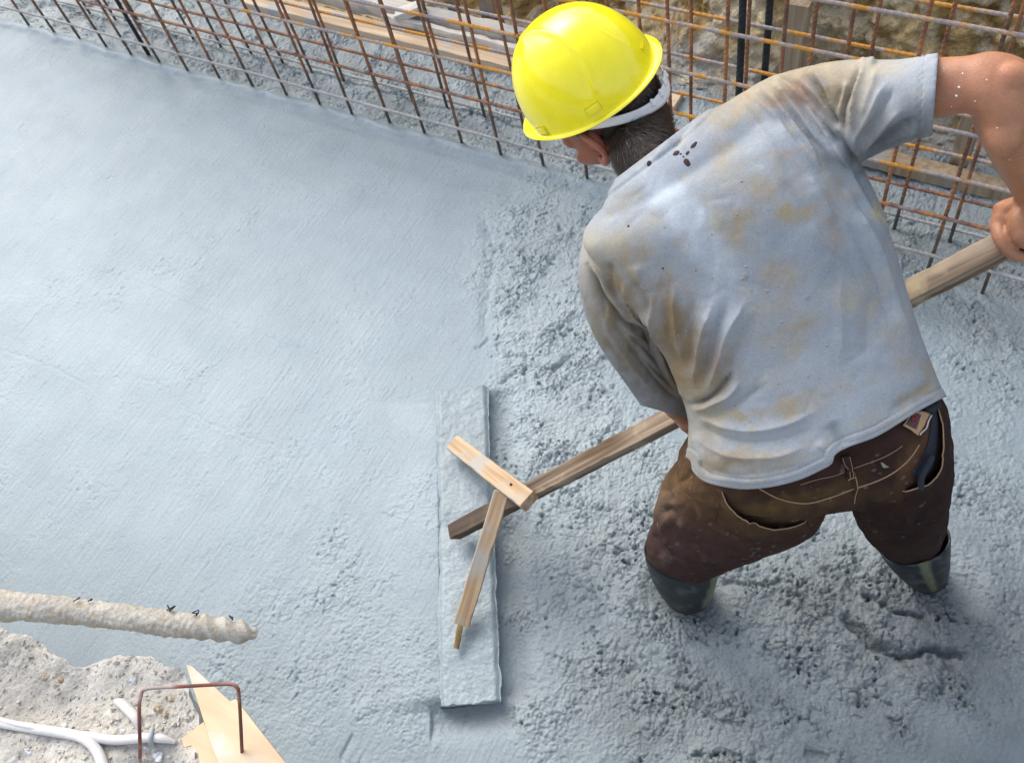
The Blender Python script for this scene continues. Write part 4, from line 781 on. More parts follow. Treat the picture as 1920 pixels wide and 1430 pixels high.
# trousers
v, f = voxel([loft(st_hips), loft(st_legL), loft(st_legR)], .0034, 8)
c10 = lambda pts: cr(1200, 840, 4.469, pts); c6 = lambda pts: cr(1150, 720, 2.553, pts); c7 = lambda pts: cr(1560, 720, 5.96, pts)
TF = [(c10([(480, 450), (530, 560), (620, 650), (780, 720), (940, 760)]), 7, .006), (c10([(430, 480), (470, 600), (560, 700), (720, 780)]), 8, -.005), (c10([(690, 520), (760, 610), (850, 690), (940, 740)]), 6, .005), (c10([(650, 560), (720, 650), (820, 720)]), 7, -.004), (c10([(850, 560), (920, 640), (1010, 720), (1100, 760)]), 7, .003),
      (c10([(150, 560), (230, 520), (300, 560), (350, 640)]), 8, -.008), (c10([(300, 500), (340, 600), (420, 700), (540, 820), (640, 880)]), 6, .006), (c10([(210, 560), (200, 680), (240, 760), (320, 840), (400, 920), (412, 1000)]), 6, .006), (c10([(240, 600), (300, 700), (380, 780), (500, 860)]), 8, -.006), (c10([(230, 720), (260, 840), (300, 960)]), 6, .004), (c10([(120, 700), (140, 820), (200, 900)]), 9, -.004), (c10([(500, 900), (640, 930), (760, 900)]), 9, .005), (c10([(560, 1000), (680, 960), (800, 900)]), 8, -.005),
      (c10([(300, 300), (370, 260), (440, 200)]), 7, -.004), (c10([(260, 330), (310, 420), (350, 500)]), 9, .004), (c10([(160, 330), (240, 380), (270, 460)]), 12, -.004), (c10([(1100, 760), (1300, 700), (1450, 640)]), 8, .003),
      (c6([(1100, 380), (1140, 460), (1165, 560)]), 5, -.004), (c6([(1150, 570), (1250, 660), (1380, 680), (1480, 640)]), 8, .006), (c6([(1170, 560), (1280, 590), (1420, 590), (1500, 545)]), 6, -.006), (c6([(1190, 650), (1270, 750), (1380, 800), (1500, 790)]), 9, .006), (c6([(1180, 620), (1260, 700), (1380, 740), (1520, 720)]), 9, -.005), (c6([(1560, 500), (1570, 600), (1540, 680)]), 9, .004), (c6([(1300, 800), (1400, 830), (1500, 810)]), 8, -.005),
      (c6([(700, 500), (800, 560), (950, 570), (1100, 530), (1150, 500)]), 8, -.003), (c6([(1180, 500), (1320, 440), (1450, 330), (1500, 220)]), 6, .0025)]
N = normals(v, f); v = v + N * (1.35 * folds(v, N, TF) + .0022 * fbm3(v, .05, 3, 66) + .001 * fbm3(v, .02, 2, 67))[:, None]
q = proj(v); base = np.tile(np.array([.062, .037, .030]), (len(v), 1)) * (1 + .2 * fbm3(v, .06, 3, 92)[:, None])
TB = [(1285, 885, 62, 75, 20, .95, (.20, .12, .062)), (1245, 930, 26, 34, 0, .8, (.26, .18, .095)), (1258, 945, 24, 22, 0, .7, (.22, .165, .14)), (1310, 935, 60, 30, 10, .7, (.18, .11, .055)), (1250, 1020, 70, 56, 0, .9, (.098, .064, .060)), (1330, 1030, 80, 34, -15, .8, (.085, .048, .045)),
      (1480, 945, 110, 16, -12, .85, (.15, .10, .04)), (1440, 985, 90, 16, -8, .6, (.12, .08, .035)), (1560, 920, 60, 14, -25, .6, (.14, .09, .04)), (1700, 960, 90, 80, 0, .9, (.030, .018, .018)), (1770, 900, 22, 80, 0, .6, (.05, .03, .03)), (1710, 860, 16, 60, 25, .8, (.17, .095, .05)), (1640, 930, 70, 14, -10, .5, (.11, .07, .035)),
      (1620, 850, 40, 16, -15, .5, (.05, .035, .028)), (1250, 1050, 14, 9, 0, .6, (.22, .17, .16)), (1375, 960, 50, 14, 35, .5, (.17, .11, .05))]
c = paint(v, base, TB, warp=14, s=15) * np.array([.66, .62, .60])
wh = sst(.5, .62, fbm3(v, .012, 2, 98)) * sst(.0, .4, fbm3(v, .08, 2, 99)); c = c * (1 - .25 * wh[:, None]) + np.array([.28, .26, .24]) * .25 * wh[:, None]
TV, TFa = v, f
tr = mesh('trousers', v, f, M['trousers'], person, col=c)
t_bvh = BVHTree.FromPolygons([tuple(a) for a in v], [tuple(int(i) for i in a) for a in f])
def seam(name, pts, r=.0009, off=.0006, m='stitch', parent=None):
    P = line_on(t_bvh, pts, off)
    if len(P) > 3: V, Fc = tube(P, r, 6, 1); return mesh(name, V, Fc, M[m], parent or tr)
seam('seam', c6([(700, 500), (800, 550), (920, 570), (1030, 545), (1150, 500)]), .0013)
seam('seam', c7([(300, 1150), (480, 1090), (650, 1010), (800, 900), (900, 790), (970, 680)]), .0013)
seam('seam', c7([(225, 945), (380, 890), (540, 830), (680, 760), (780, 690)]), .0008); seam('seam', c7([(-350, 1120), (-150, 1060), (0, 1030), (130, 985)]), .0008)
seam('seam', c7([(250, 990), (275, 1080), (290, 1165)]), .0009); seam('seam', c7([(290, 1165), (260, 1260), (250, 1330)]), .0007)
def sheet(name, edge_a, edge_b, offa, offb, m, parent, nu=40, nv=14, prof=1., thick=.0016, col=None, bvh=None, side=0.):
    """cloth laid over the trousers between two traced edges, standing off by offa at the first and offb at the second"""
    A = catmull(np.array(edge_a, float), 8); B = catmull(np.array(edge_b, float), 8)
    A = A[np.linspace(0, len(A) - 1, nu).astype(int)]; B = B[np.linspace(0, len(B) - 1, nu).astype(int)]; V = []; last = None
    for i in range(nu):
        e = math.sin(math.pi * i / (nu - 1)) ** .6
        for j in range(nv):
            t = j / (nv - 1); a = A[i] * (1 - t) + B[i] * t; p, n = hit(bvh or t_bvh, a[0], a[1])
            if p is None: p, n = (last if last is not None else (D(a[0], a[1], 1.65), nrm(CAM)))
            last = (p, n); o_ = (offa * e * (1 - t) ** prof + offb * (1 - (1 - t) ** prof)) + side; V.append(p + n * o_)
    V = np.array(V); Fc = grid_faces(nu, nv)
    # relax the offsets a little
    G_ = V.reshape(nu, nv, 3); 
    for _ in range(4): G_[1:-1, 1:-1] = (G_[:-2, 1:-1] + G_[2:, 1:-1] + G_[1:-1, :-2] + G_[1:-1, 2:]) / 4
    o = mesh(name, G_.reshape(-1, 3), Fc, m, parent, col=col(V) if col else None)
    s = o.modifiers.new('thickness', 'SOLIDIFY'); s.thickness = thick; s.offset = 0; return o
def tcol(V): 
    b = np.tile(np.array([.062, .037, .030]), (len(V), 1)) * (1 + .2 * fbm3(V, .06, 3, 92)[:, None]); return paint(V, b, TB, warp=14, s=15) * np.array([.66, .62, .60])
pk1 = sheet('pocket', c10([(690, 360), (780, 470), (920, 560), (1080, 610), (1240, 618), (1390, 600)]), c10([(640, 620), (760, 700), (900, 760), (1080, 790), (1240, 770), (1440, 680)]), .016, .0006, M['trousers'], tr, prof=1.4, col=tcol)
pk2 = sheet('pocket', c7([(1150, 230), (1170, 480), (1150, 750), (1110, 930), (1000, 1060), (900, 1110), (790, 1190)]), c7([(1215, 200), (1250, 480), (1262, 760), (1220, 980), (1130, 1150), (1030, 1260), (830, 1300)]), .016, .0006, M['trousers'], tr, prof=1.2, col=tcol)
def lip(pts, off, r=.0012, parent=None, e=True):
    P = []
    LL = smooth_line(pts, 6)
    for i, (a, b) in enumerate(LL):
        p, n = hit(t_bvh, a, b)
        if p is not None: P.append(p + n * (off * math.sin(math.pi * i / (len(LL) - 1)) ** .6 + .001))
    V, Fc = tube(P, r, 6, 1); mesh('hemmed_edge', V, Fc, M['stitch'], parent)
lip(c10([(690, 360), (780, 470), (920, 560), (1080, 610), (1240, 618), (1390, 600)]), .016, parent=pk1)
lip(c7([(1150, 230), (1170, 480), (1150, 750), (1110, 930), (1000, 1060), (900, 1110), (790, 1190)]), .016, parent=pk2)
sheet('pocket_lining', c7([(1110, 220), (1100, 450), (1060, 680), (990, 850), (880, 1000)]), c7([(1150, 230), (1165, 480), (1150, 750), (1105, 930), (990, 1060)]), .001, .003, M['navy'], tr, nu=30, nv=8, thick=.001)
V, Fc = tube(line_on(t_bvh, c7([(1040, 790), (1000, 880), (950, 970), (930, 1060), (935, 1105)]), .012), [.006] * 1 if False else .0055, 10, 1); mesh('rag', V, Fc, M['navy'], tr)
V, Fc = voxel([ellipsoid(hit(t_bvh, *c7([(1060, 270)])[0], .006)[0], R[:, 0] * .011, R[:, 1] * .008, R[:, 2] * .010), ellipsoid(hit(t_bvh, *c7([(1110, 235)])[0], .008)[0], R[:, 0] * .008, R[:, 1] * .009, R[:, 2] * .008)], .0012, 2)
mesh('rag', V, Fc, M['navy'], tr)
sheet('belt_loop', c7([(90, 790), (120, 900), (155, 1050)]), c7([(185, 780), (215, 890), (262, 1010)]), .003, .003, M['trousers'], tr, nu=16, nv=6, prof=1, thick=.0022, col=tcol, side=.004)
seam('stitching', c7([(105, 800), (130, 900), (165, 1045)]), .0006, .0085); seam('stitching', c7([(175, 790), (205, 890), (250, 1010)]), .0006, .0085); seam('stitching', c7([(160, 1050), (210, 1035), (262, 1012)]), .0012, .007)
pt = sheet('leather_patch', c7([(885, 300), (1000, 310), (1075, 330)]), c7([(770, 455), (860, 510), (942, 565)]), .002, .002, M['patch'], tr, nu=20, nv=16, thick=.0015, side=.0035)
sheet('patch_field', c7([(880, 320), (925, 330), (965, 345)]), c7([(800, 440), (850, 465), (905, 495)]), .001, .001, M['patch_dark'], pt, nu=12, nv=10, thick=.0006, side=.0062)
for L_ in ([(868, 352), (862, 385), (868, 418)], [(868, 352), (893, 350), (898, 372), (866, 382)], [(866, 385), (900, 388), (903, 410), (872, 420)]):
    P = line_on(t_bvh, c7(L_), .0085, 5)
    if len(P) > 2: V, Fc = tube(P, .0009, 6, 1); mesh('lettering', V, Fc, M['patch_red'], pt)
P = line_on(t_bvh, c7([(1065, 350), (1010, 480), (955, 550)]), .0075); V, Fc = tube(P, .0012, 6, 1); mesh('patch_border', V, Fc, M['cable'], pt)
# paint smear on the seat
sheet('cement_smear', c7([(540, 880), (570, 930), (620, 930)]), c7([(560, 870), (600, 900), (640, 925)]), .0008, .0008, mat('smear', (.20, .21, .15), rough=.9, noise=[(300, .5, 3)]), tr, nu=12, nv=6, thick=.0006)

# boots
def boot(st, foot, stripe):
    V, Fc = loft(st, 6, 48, 2.1, cap=False)
    qv = V; g_ = sst(.10, .0, V[:, 2] + .03 * fbm3(V, .03, 3, 44))[:, None]; c = np.tile(np.array([.010, .015, .018]), (len(V), 1)) * (1 - g_) + np.array([.040, .038, .020]) * g_
    ds = sst(.15, .55, fbm3(V, .025, 3, 45))[:, None] * .3; c = c * (1 - ds) + np.array([.15, .17, .17]) * ds
    d, t, s = pdist(proj(V)[:, :2], stripe[0]); near_ = (np.linalg.norm(V - CAM, axis=1) < np.linalg.norm(V.mean(0) - CAM))
    k = (sst(stripe[1], stripe[1] * .7, d) * near_)[:, None]; c = c * (1 - k) + np.array([.125, .135, .080]) * k
    N = nrm(V - V.mean(0)); V = V + N * (.002 * k)
    o = mesh('boot', V, Fc, M['boot'], person, col=c); m = o.modifiers.new('thickness', 'SOLIDIFY'); m.thickness = .004; m.offset = -1
    return o
boot([(1211, 1024, 1344, 1056, 2.03, 2.03, .64), (1217, 1050, 1342, 1078, 2.10, 2.10, .70), (1230, 1080, 1336, 1100, 2.19, 2.19, .80), (1246, 1100, 1328, 1120, 2.29, 2.29, .85), (1254, 1120, 1318, 1136, 2.40, 2.40, .85), (1258, 1150, 1310, 1160, 2.52, 2.52, .9)], None, ([(1340, 1060), (1334, 1100), (1318, 1140)], 7))
boot([(1652, 1034, 1774, 992, 2.01, 2.01, .68), (1666, 1054, 1774, 1018, 2.07, 2.07, .75), (1688, 1076, 1773, 1046, 2.15, 2.15, .82), (1708, 1092, 1770, 1070, 2.24, 2.24, .85), (1712, 1108, 1762, 1092, 2.34, 2.34, .85), (1710, 1130, 1752, 1116, 2.46, 2.46, .9)], None, ([(1722, 1035), (1738, 1070), (1752, 1110)], 8))

# hard hat
def helmet():
    nt, nr = 220, 110; A, B, Hh = .124, .109, .137; V = []
    th = np.linspace(0, 2 * np.pi, nt, endpoint=False)
    fr = np.cos(th); frp = np.clip(fr, 0, 1)
    prof = []
    for i in range(12): prof.append(('b', 1 - i / 12))
    for i in range(nr): prof.append(('d', i / (nr - 1)))
    for kind, t in prof:
        if kind == 'b':
            ext = (.009 + .017 * frp ** 3 + .006 * np.clip(-fr, 0, 1) ** 4) * t; dz = -.004 * t - .012 * frp ** 3 * t + .0015 * math.sin(t * math.pi)
            x = (A + ext) * np.cos(th); y = (B + ext) * np.sin(th); z = dz + 0 * th
        else:
            a = t * math.pi / 2; r = math.cos(a) ** .82; z = Hh * math.sin(a) ** 1.02 + 0 * th; x = A * r * np.cos(th); y = B * r * np.sin(th)
        V.append(HH + Uh * -.012 + x[:, None] * Fh + y[:, None] * Sh + z[:, None] * Uh)
    V = np.concatenate(V); m = len(prof); Fc = []
    i = (np.arange(m - 1)[:, None] * nt + np.arange(nt)[None]).ravel(); j = (np.arange(m - 1)[:, None] * nt + ((np.arange(nt) + 1) % nt)[None]).ravel()
    Fc = np.stack([i, j, j + nt, i + nt], 1); N = normals(V, Fc); N = np.where(((N * (V - HH)).sum(1) > 0)[:, None], N, -N)
    hl = (V - HC) @ np.stack([Fh, Sh, Uh], 1); q = proj(V)[:, :2]; face = ((N * nrm(CAM - V)).sum(1) > .05)
    L = smooth_line(c2([(300, 330), (370, 262), (470, 245), (590, 275), (700, 350), (790, 450), (860, 580), (905, 700), (930, 780)])); d, t, s = pdist(q, L)
    inside = (s > 0) if False else None
    cr_ = np.exp(-(d / 4.5) ** 2) * sst(0, .04, t) * sst(1, .9, t) * face
    off = .0020 * cr_
    # the panel in front of the moulded arch sits a little lower
    sgn = np.where(s > 0, 1., -1.); pan = sst(2, 10, d) * sst(60, 12, d) * sst(0, .06, t) * sst(1, .88, t) * face * (sgn > 0); off = off - .0014 * pan
    L2 = smooth_line(c2([(700, 140), (850, 180), (1000, 260), (1120, 330), (1260, 400)])); d2, t2, s2 = pdist(q, L2); off = off + .0007 * sst(5, 1, d2 * (s2 > 0) + 9 * (s2 <= 0)) * face * sst(0, .2, t2)
    V = V + N * off[:, None]
    o = mesh('hard_hat', V, Fc, M['helmet'], person); s_ = o.modifiers.new('thickness', 'SOLIDIFY'); s_.thickness = .0026; s_.offset = -1
    bv = BVHTree.FromPolygons([tuple(a) for a in V], [tuple(int(k) for k in a) for a in Fc])
    def lug(pts, off):
        quad = [np.array(x) for x in c2(pts)]; n = 8; W = []
        for lay in (0, 1):
            for a in range(n):
                for b in range(n):
                    u, w_ = a / (n - 1), b / (n - 1); p = quad[0] * (1 - u) * (1 - w_) + quad[1] * u * (1 - w_) + quad[2] * u * w_ + quad[3] * (1 - u) * w_
                    e = min(1, 4 * min(u, 1 - u, w_, 1 - w_) + .55); h_, n_ = hit(bv, p[0], p[1]); 
                    if h_ is None: h_, n_ = W[-1], Uh
                    W.append(h_ + n_ * (off * e if lay else -.001))
        g = grid_faces(n, n); F2 = [tuple(r) for r in g + n * n]; bd = [k for k in range(n)] + [k * n + n - 1 for k in range(1, n)] + [n * n - 2 - k for k in range(n - 1)] + [(n - 2 - k) * n for k in range(n - 2)]
        for k in range(len(bd)): a, b = bd[k], bd[(k + 1) % len(bd)]; F2.append((a, b, b + n * n, a + n * n))
        mesh('moulded_lug', np.array(W), F2, M['helmet'], o)
    lug([(820, 865), (925, 795), (968, 850), (862, 925)], .005); lug([(443, 1005), (500, 990), (545, 1050), (478, 1060)], .0045); lug([(1262, 385), (1275, 330), (1290, 345), (1278, 398)], .003)
    return o
hat = helmet()
# head band
def band():
    n = 90; V = []; th = np.linspace(math.radians(70), math.radians(290), n)
    for t in th:
        k = .5 - .5 * math.cos((t - math.radians(70)) / math.radians(220) * 2 * math.pi); w_ = .0088 + .003 * math.exp(-((t - math.pi) / .35) ** 2)
        c_ = hd(.113 * math.cos(t) - .006, .094 * math.sin(t), .020 - .055 * k)
        for u in (-1, -.5, .5, 1): V.append(c_ + Uh * w_ * u)
    V = np.array(V); o = mesh('head_band', V, grid_faces(n, 4), M['strap'], hat); s = o.modifiers.new('t', 'SOLIDIFY'); s.thickness = .0022; s.offset = 0
    for k, a in enumerate(np.radians([158, 172, 186, 200])):
        c_ = hd(.115 * math.cos(a) - .006, .096 * math.sin(a), -.026 - .003 * (k % 2)); out = nrm(Fh * math.cos(a) + Sh * math.sin(a)); tg = np.cross(out, Uh)
        V, Fc = voxel([ellipsoid(c_, out * .0035, tg * .0050, Uh * .0052), ellipsoid(c_ + Uh * .006, out * .0032, tg * .0036, Uh * .0050)], .0012, 2); mesh('adjuster', V, Fc, M['strap'], o)
    return o
band()
# hair: a shell over the scalp and nape, and loose strands
hbl = (BV - HC) @ np.stack([Fh, Sh, Uh], 1)
def hairline(h): return (h[:, 2] > -.092 + 1.25 * np.clip(h[:, 0] + .040, 0, 1) + .005 * perlin(h[:, 1] * 90, h[:, 0] * 90)) & (h[:, 0] < .056) & (h[:, 2] < .06) & (h[:, 0] > -.16) & ~((np.abs(h[:, 1]) > .070) & (np.hypot(h[:, 0] + .006, (h[:, 2] + .040) * .8) < .030))
hm = hairline(hbl); Fk = BFc[hm[BFc].all(1)]; us = np.unique(Fk); mp = -np.ones(len(BV), int); mp[us] = np.arange(len(us))
dist_ = sst(0, 1, 1.); HV = BV[us] + BN[us] * (.0035 + .0014 * fbm3(BV[us], .010, 2, 5))[:, None]
hair = mesh('hair', HV, mp[Fk], M['hair'], person, col=np.tile([.020, .014, .011], (len(HV), 1)))
SV = []; SC = []; nn = 0; idx = rng.choice(us, 11000)
for p0, n_ in zip(BV[idx], BN[idx]):
    hx = (p0 - HC) @ np.stack([Fh, Sh, Uh], 1)
    g = nrm(Fh * -.12 - Uh + Fh * rng.normal(0, .16) + Sh * rng.normal(0, .16)); g = nrm(g - n_ * n_.dot(g)); L_ = rng.uniform(.012, .024) * (1 if hx[2] > -.08 else .6); sd_ = np.cross(n_, g) * rng.uniform(.0003, .0006)
    low = hx[2] < -.075; col = np.array([.045, .026, .016]) * rng.uniform(.4, 1.7) if rng.random() > (.16 if low else .03) else np.array([.20, .17, .15]) * rng.uniform(.6, 1.3)
    for j in range(4):
        t = j / 3; x = p0 + g * L_ * t + n_ * (.0030 + .0040 * math.sin(t * 2.0) - .002 * t); w_ = 1 - .8 * t; SV += [x - sd_ * w_, x + sd_ * w_]; SC += [col, col]
k_ = np.arange(len(idx))[:, None] * 8 + np.arange(3)[None] * 2; k_ = k_.ravel()
mesh('hair_strands', np.array(SV), np.stack([k_, k_ + 1, k_ + 3, k_ + 2], 1), M['hair'], hair, col=np.array(SC))
#SPLIT3

# ------------------------------------------------------------------ the wooden screed
BC = (BOARD_A + BOARD_B) / 2
rake = thing('screed', 'home made wooden screed: cement caked board with two pale braces and a long timber handle', 'screed', (BC[0], BC[1], 0))
def caked_board():
    ax = nrm(BOARD_B - BOARD_A); ax[2] = 0; ax = nrm(ax); Ln = np.linalg.norm(BOARD_B - BOARD_A); nx = np.cross([0, 0, 1], ax); W = .145; top = .030; n1, n2 = 330, 60
    V = []; prof = []
    for j in range(n2):                                     # across: down the side, over the top, down the other side
        t = j / (n2 - 1)
        if t < .15: prof.append((-W / 2, -.05 + (top + .05) * t / .15, -1))
        elif t > .85: prof.append((W / 2, top - (top + .05) * (t - .85) / .15, 1))
        else: prof.append((-W / 2 + W * (t - .15) / .7, top, 0))
    for i in range(n1):
        s = i / (n1 - 1) * Ln
        for (w_, z, k) in prof:
            V.append(BOARD_A + ax * s + nx * w_ + np.array([0, 0, z - BOARD_A[2]]))
    V = np.array(V); Fc = grid_faces(n1, n2); Fc = [tuple(q) for q in Fc] + [tuple(range(n2)), tuple(reversed(range((n1 - 1) * n2, n1 * n2)))]
    n = .0014 * fbm3(V, .03, 3, 3) + .0009 * fbm3(V, .008, 2, 4) + .003 * fbm3(V, .12, 2, 5); s_ = (V - BOARD_A) @ ax; w_ = (V - BOARD_A) @ nx
    tp = (V[:, 2] > top - .001); V[:, 2] += np.where(tp, n, 0); V += nx * ((np.where(tp, 0, n * 1.6) + .004 * fbm3(V * np.array([1, 1, 0]), .05, 3, 19) * sst(.7, 1, np.abs(w_) / (W / 2))) * np.sign(w_))[:, None]
    V[:, 2] -= .009 * sst(.82, 1., np.abs(w_) / (W / 2)) * tp
    endk = (i for i in ()); V += ax * (fbm3(V * np.array([1, 1, .3]), .02, 2, 9) * .005 * (sst(.02, 0, s_) + sst(Ln - .02, Ln, s_)))[:, None]
    c = np.array([.235, .290, .318]) * (1 + .12 * fbm3(V, .05, 3, 6)[:, None]); c *= (1 - .25 * sst(.02, -.01, V[:, 2]))[:, None]
    mesh('screed_board', V, Fc, M['caked'], rake, col=c, smooth=True)
caked_board()
pn = nrm(np.cross(HD, [0, 0, 1])); upv = np.cross(pn, HD); tilt = math.radians(14); upv = upv * math.cos(tilt) + pn * math.sin(tilt) * (1 if pn.dot(CAM - HA) > 0 else -1)
board('handle', HA - HD * .01, HEND, .039, .036, M['w_handle'], rake, up=upv, wav=.0012, chip=.004, seed=21, seg=160, bev=.002)
b1a = G(852, 832, .062); b1b = G(992, 940, .285); board('brace', b1a, b1b, .046, .024, M['w_brace'], rake, up=(-.2, -.1, 1), wav=.001, chip=.003, seed=22, seg=40)
b2a = G(941, 922, .225); b2b = G(866, 1170, .060); board('brace', b2a, b2b, .038, .022, M['w_brace'], rake, up=(.25, -.1, 1), wav=.0015, chip=.006, seed=23, seg=40)
M['w_char'] = wood('split_dark_end', (.05, .035, .02), (.38, .26, .10), gs=(8, 60, 60)); board('split_end', G(872, 1135, .070), G(855, 1215, .050), .014, .016, M['w_char'], rake, up=(.25, -.1, 1), wav=.004, chip=.01, seed=24, seg=24)

for (a, b, z) in [(958, 908, .268), (972, 925, .282), (950, 925, .245)]:
    p = G(a, b, z - .012); V, Fc = ellipsoid(p, [.0035, 0, 0], [0, .0035, 0], [0, 0, .0022], 10); mesh('nail', V, Fc, M['r_dark'], rake)
# ------------------------------------------------------------------ the near bank: crusted bar, hoop, cables, plywood, stones
def crusted_bar():
    A = D(-260, 1105, 1.72); Bp = D(468, 1186, 1.66); mid = D(150, 1134, 1.69); P = np.array([A, D(0, 1133, 1.70), D(120, 1143, 1.69), D(240, 1157, 1.68), D(360, 1172, 1.67), Bp]); r = [.0255, .025, .022, .021, .0205, .0175]
    V, Fc = tube(P, r, 48, 60, True); ax = nrm(Bp - A); t = (V - A) @ ax; L_ = np.linalg.norm(Bp - A); C0 = A + t[:, None] * ax
    X = catmull(P, 30); idx = np.array([np.argmin(((X - p) ** 2).sum(1)) for p in V[::1]]); N = nrm(V - X[idx])
    dn = np.clip(-(N @ (R @ np.array([0, 1, 0.]))), 0, 1)
    n = .0016 * fbm3(V, .03, 3, 5) + .0020 * fbm3(V, .007, 3, 6) + .007 * dn * np.clip(fbm3(V, .05, 2, 7) + .25, 0, 1); cl = sst(L_ - .11, L_ - .08, t)
    u = np.cross(ax, [0, 0, 1]); ang = np.arctan2(N @ u, N @ np.cross(ax, u)); tw = .0028 * (np.abs(((t / .034 + ang / math.pi) % 1) - .5) * 4 - 1)
    V = V + N * (n * (1 - cl * .8) + 1.2 * tw * cl - .006 * sst(L_ - .02, L_ + .01, t))[:, None]
    c = np.array([.38, .36, .315]) * (1 + .18 * fbm3(V, .04, 3, 8)[:, None]); o_ = sst(.15, .5, fbm3(V, .012, 2, 9) + .5 * dn)[:, None]; c = c * (1 - .5 * o_) + np.array([.34, .27, .17]) * .5 * o_
    o = mesh('crusted_bar', V, Fc, M['dust'], None, col=c, loc=tuple(P[0])); tag(o, 'thick bar crusted with dried mud, sticking out over the fresh concrete from the left', 'bar')
    bv = BVHTree.FromPolygons([tuple(a) for a in V], [tuple(int(k) for k in a) for a in Fc])
    # shreds of black film caught on it
    for k, (px, py) in enumerate([(320, 1141), (362, 1141), (368, 1150), (434, 1158), (142, 1130), (170, 1131)]):
        pts = []
        for j in range(7 if k < 4 else 4):
            p, n_ = hit(bv, px + rng.uniform(-9, 9), py + rng.uniform(-2, 5), .003)
            if p is None: p, n_ = hit(bv, px, py + 8, .004)
            if p is not None: pts.append(p + R[:, 1] * rng.uniform(.0, .006))
        if len(pts) > 2: V2, F2 = tube(np.array(pts), .0011, 5, 4); mesh('film_shred', V2, F2, M['navy'], o)
crusted_bar()
def tube_thing(name, pts, r, m, label, cat, ups, n=14, sub=8, group=None):
    P = [on_bank(a, b, u) if u is not None else c_ for (a, b), u, c_ in zip(pts, ups, [None] * len(pts))]
    V, Fc = tube(P, np.array(r) * .84, n, sub); o = mesh(name, V, Fc, m, None, loc=tuple(P[0])); tag(o, label, cat, group); return o
ca = lambda pts: cr(0, 1080, 3, pts)
tube_thing('cable', ca([(-120, 800), (60, 838), (260, 870), (440, 900), (520, 940), (570, 1000), (600, 1080), (615, 1140)]), [.0095, .010, .0105, .0105, .0105, .011, .011, .011], M['cable'], 'fat white cable curving down across the near bank to the bottom edge', 'cable', [.010] * 8)
tube_thing('cable', ca([(430, 895), (520, 905), (640, 925), (760, 920), (860, 912), (930, 918), (985, 932)]), [.0075, .0095, .0098, .0095, .0092, .0085, .004], M['cable'], 'straight white cable end lying on the bank, tied with a grey clip', 'cable', [.006, .009, .009, .009, .009, .008, .004])
tube_thing('cable', ca([(652, 702), (700, 722), (745, 765), (775, 805), (782, 850)]), [.006, .0105, .0105, .0095, .007], M['cable'], 'short white cable stub poking out of the dirt behind the wire hoop', 'cable', [.000, .008, .009, .006, -.004])
tube_thing('cable', ca([(-120, 770), (40, 820), (180, 850), (300, 875), (430, 893)]), [.006] * 5, M['cable'], 'thin white cable running beside the fat one to the left edge', 'cable', [.014, .014, .013, .010, .008])
c0 = on_bank(*ca([(872, 912)])[0], .010); V, Fc = tube([c0 + R[:, 1] * .013, c0 + R[:, 2] * .009, c0 - R[:, 1] * .012], .0045, 10, 4); tag(mesh('cable_clip', V, Fc, M['tape'], None, loc=tuple(c0)), 'small grey tie wrapped round the white cable end', 'clip')
# bent wire hoop
zt = .19
def up_at(px, py, h_): return D(px, py, 1) if False else None
hp = [on_bank(263, 1440, -.05), D(264, 1400, 1.60), D(262, 1325, 1.56), D(264, 1302, 1.555), D(274, 1291, 1.555), D(330, 1287, 1.555), D(400, 1283, 1.555), D(434, 1282, 1.555), D(445, 1289, 1.555), D(448, 1300, 1.558), D(451, 1370, 1.58), D(455, 1440, 1.62), on_bank(458, 1500, -.05)]
hp = [G(262, 1440, .60), G(262.5, 1400, .75), G(261, 1330, .80), G(264, 1306, .81), G(274, 1291, .812), G(330, 1287, .812), G(400, 1283, .812), G(432, 1282, .812), G(444, 1288, .81), G(448, 1302, .80), G(452, 1370, .75), G(455, 1440, .66), G(456, 1470, .60)]
V, Fc = tube(hp, .0029, 12, 8); o = mesh('wire_hoop', V, Fc, M['r_hoop'], None, loc=tuple(hp[0])); tag(o, 'bent rusty wire hoop standing up out of the dirt in front of the plywood', 'hoop')
def ply(name, pts, z, th, label, tilt=0.):
    P = [G(a, b, z) for a, b in pts]; c_ = np.mean(P, 0); n = len(P); bm = bmesh.new(); vs = [bm.verts.new(tuple(p - c_ + np.array([0, 0, tilt * i]))) for i, p in enumerate(P)]; fce = bm.faces.new(vs)
    if fce.normal.z < 0: fce.normal_flip()
    bmesh.ops.triangulate(bm, faces=[fce]); bmesh.ops.subdivide_edges(bm, edges=bm.edges[:], cuts=6, use_grid_fill=True)
    me = bpy.data.meshes.new(name); bm.to_mesh(me); me.materials.append(M['w_ply']); bm.free(); o = bpy.data.objects.new(name, me); C.objects.link(o); o.location = tuple(c_)
    for v_ in me.vertices: v_.co.z += .004 * float(perlin(np.array([v_.co.x * 9]), np.array([v_.co.y * 9]))[0])
    s = o.modifiers.new('t', 'SOLIDIFY'); s.thickness = th; s.offset = 0; o.rotation_euler = (0, 0, 0); tag(o, label, 'plywood', 'plywood offcuts'); return o
ply('plywood_offcut', ca([(1055, 500), (1086, 508), (1298, 705), (1330, 690), (1605, 1045), (1725, 1200), (1290, 1200), (1240, 1060), (1190, 935), (1142, 790), (1100, 650)]), .700, .006, 'long tapering plywood sheet with its pointed tip towards the concrete')
ply('plywood_offcut', ca([(1025, 915), (1085, 865), (1150, 820), (1200, 935), (1250, 1060), (1280, 1180), (1120, 1180), (1132, 1080), (1120, 1000), (1080, 950), (1040, 960)]), .688, .006, 'small broken plywood piece tucked under the left edge of the long sheet')
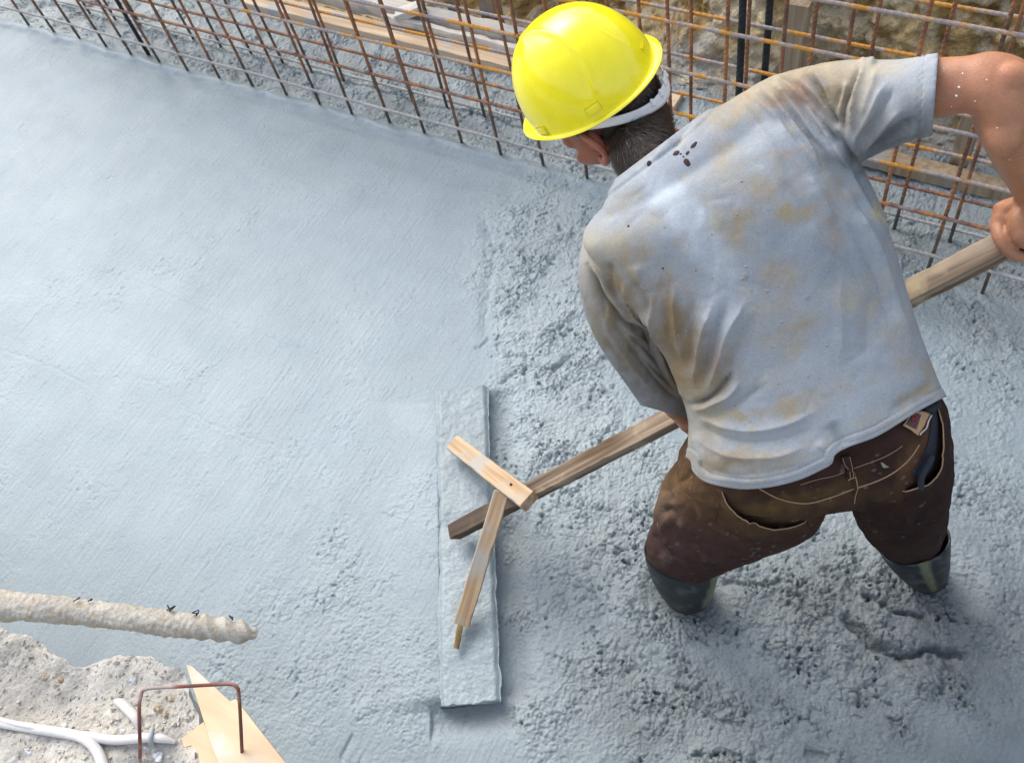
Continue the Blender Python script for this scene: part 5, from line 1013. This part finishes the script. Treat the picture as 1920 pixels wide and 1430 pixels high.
# stones on the bank
def stone(px, py, r, label, m='peb'):
    p = on_bank(px, py, 0); r = r * .8; V, Fc = ellipsoid(p, [r, 0, 0], [0, r * rng.uniform(.6, .9), 0], [0, 0, r * rng.uniform(.5, .8)], 14); d = nrm(V - p); V = V + d * (r * .8 * fbm3(V, r * 1.1, 2, int(px)))[:, None]
    o = mesh('stone', V, Fc, M[m], None, loc=tuple(p), smooth=False); tag(o, label, 'stone', 'stones on the bank'); return o
M['peb_w'] = mat('pale_stone', (.58, .60, .62), rough=.85, noise=[(90, .2, 3)]); M['peb_y'] = mat('ochre_stone', (.46, .37, .24), rough=.95, noise=[(90, .25, 3)])
for a, b, r, lb, m in [(748, 585, .0075, 'pale grey pebble near the top lip of the bank above the hoop', 'peb_w'), (252, 570, .008, 'ochre clod at the left of the bank, beside a darker twin', 'peb_y'), (348, 575, .0085, 'brown clod right of the ochre one on the bank', 'peb_y'), (895, 1012, .010, 'largest pale stone, below the cable end at the bottom edge', 'peb_w'), (160, 985, .009, 'pale chip below the fat cable near the left edge', 'peb_w'), (688, 875, .007, 'small pale chip just above the straight cable', 'peb_w'), (366, 845, .008, 'light chip above the fat cable, left of its bend', 'peb_w'), (108, 705, .006, 'tiny pale chip above the thin cable at the far left', 'peb_w'), (425, 708, .005, 'tiny white chip in the middle of the bank', 'peb_w'),
                       (885, 740, .010, 'ochre lump under the crossbar of the wire hoop, larger of two', 'peb_y'), (965, 690, .009, 'ochre lump under the crossbar of the wire hoop, nearer the plywood', 'peb_y'), (930, 775, .009, 'rounded brown pebble between the ochre lumps and the cable', 'peb_y'), (825, 965, .006, 'thin pale splinter of stone below the grey tie', 'peb_w')]:
    stone(*ca([(a, b)])[0], r, lb, m)
# gravel scatter: nobody could count it
P_ = []
for k in range(900):
    a, b = rng.uniform(0, 520), rng.uniform(1200, 1428); h_ = bank_bvh.ray_cast(Vector(CAM), Vector(ray(a, b)))
    if h_[0] is None or h_[1].z < .3 and h_[1].z > -.3: continue
    p = np.array(h_[0]); r = abs(rng.normal(0, .0022)) + .0012; V, Fc = ellipsoid(p, nrm(rng.normal(0, 1, 3)) * r, nrm(rng.normal(0, 1, 3)) * r * .9, nrm(rng.normal(0, 1, 3)) * r * .8, 6); P_.append((V, Fc))
V, Fc = merge(P_); tag(mesh('gravel', V, Fc, M['peb'], None, smooth=False), 'fine gravel scattered over the near bank', 'gravel', kind='stuff')
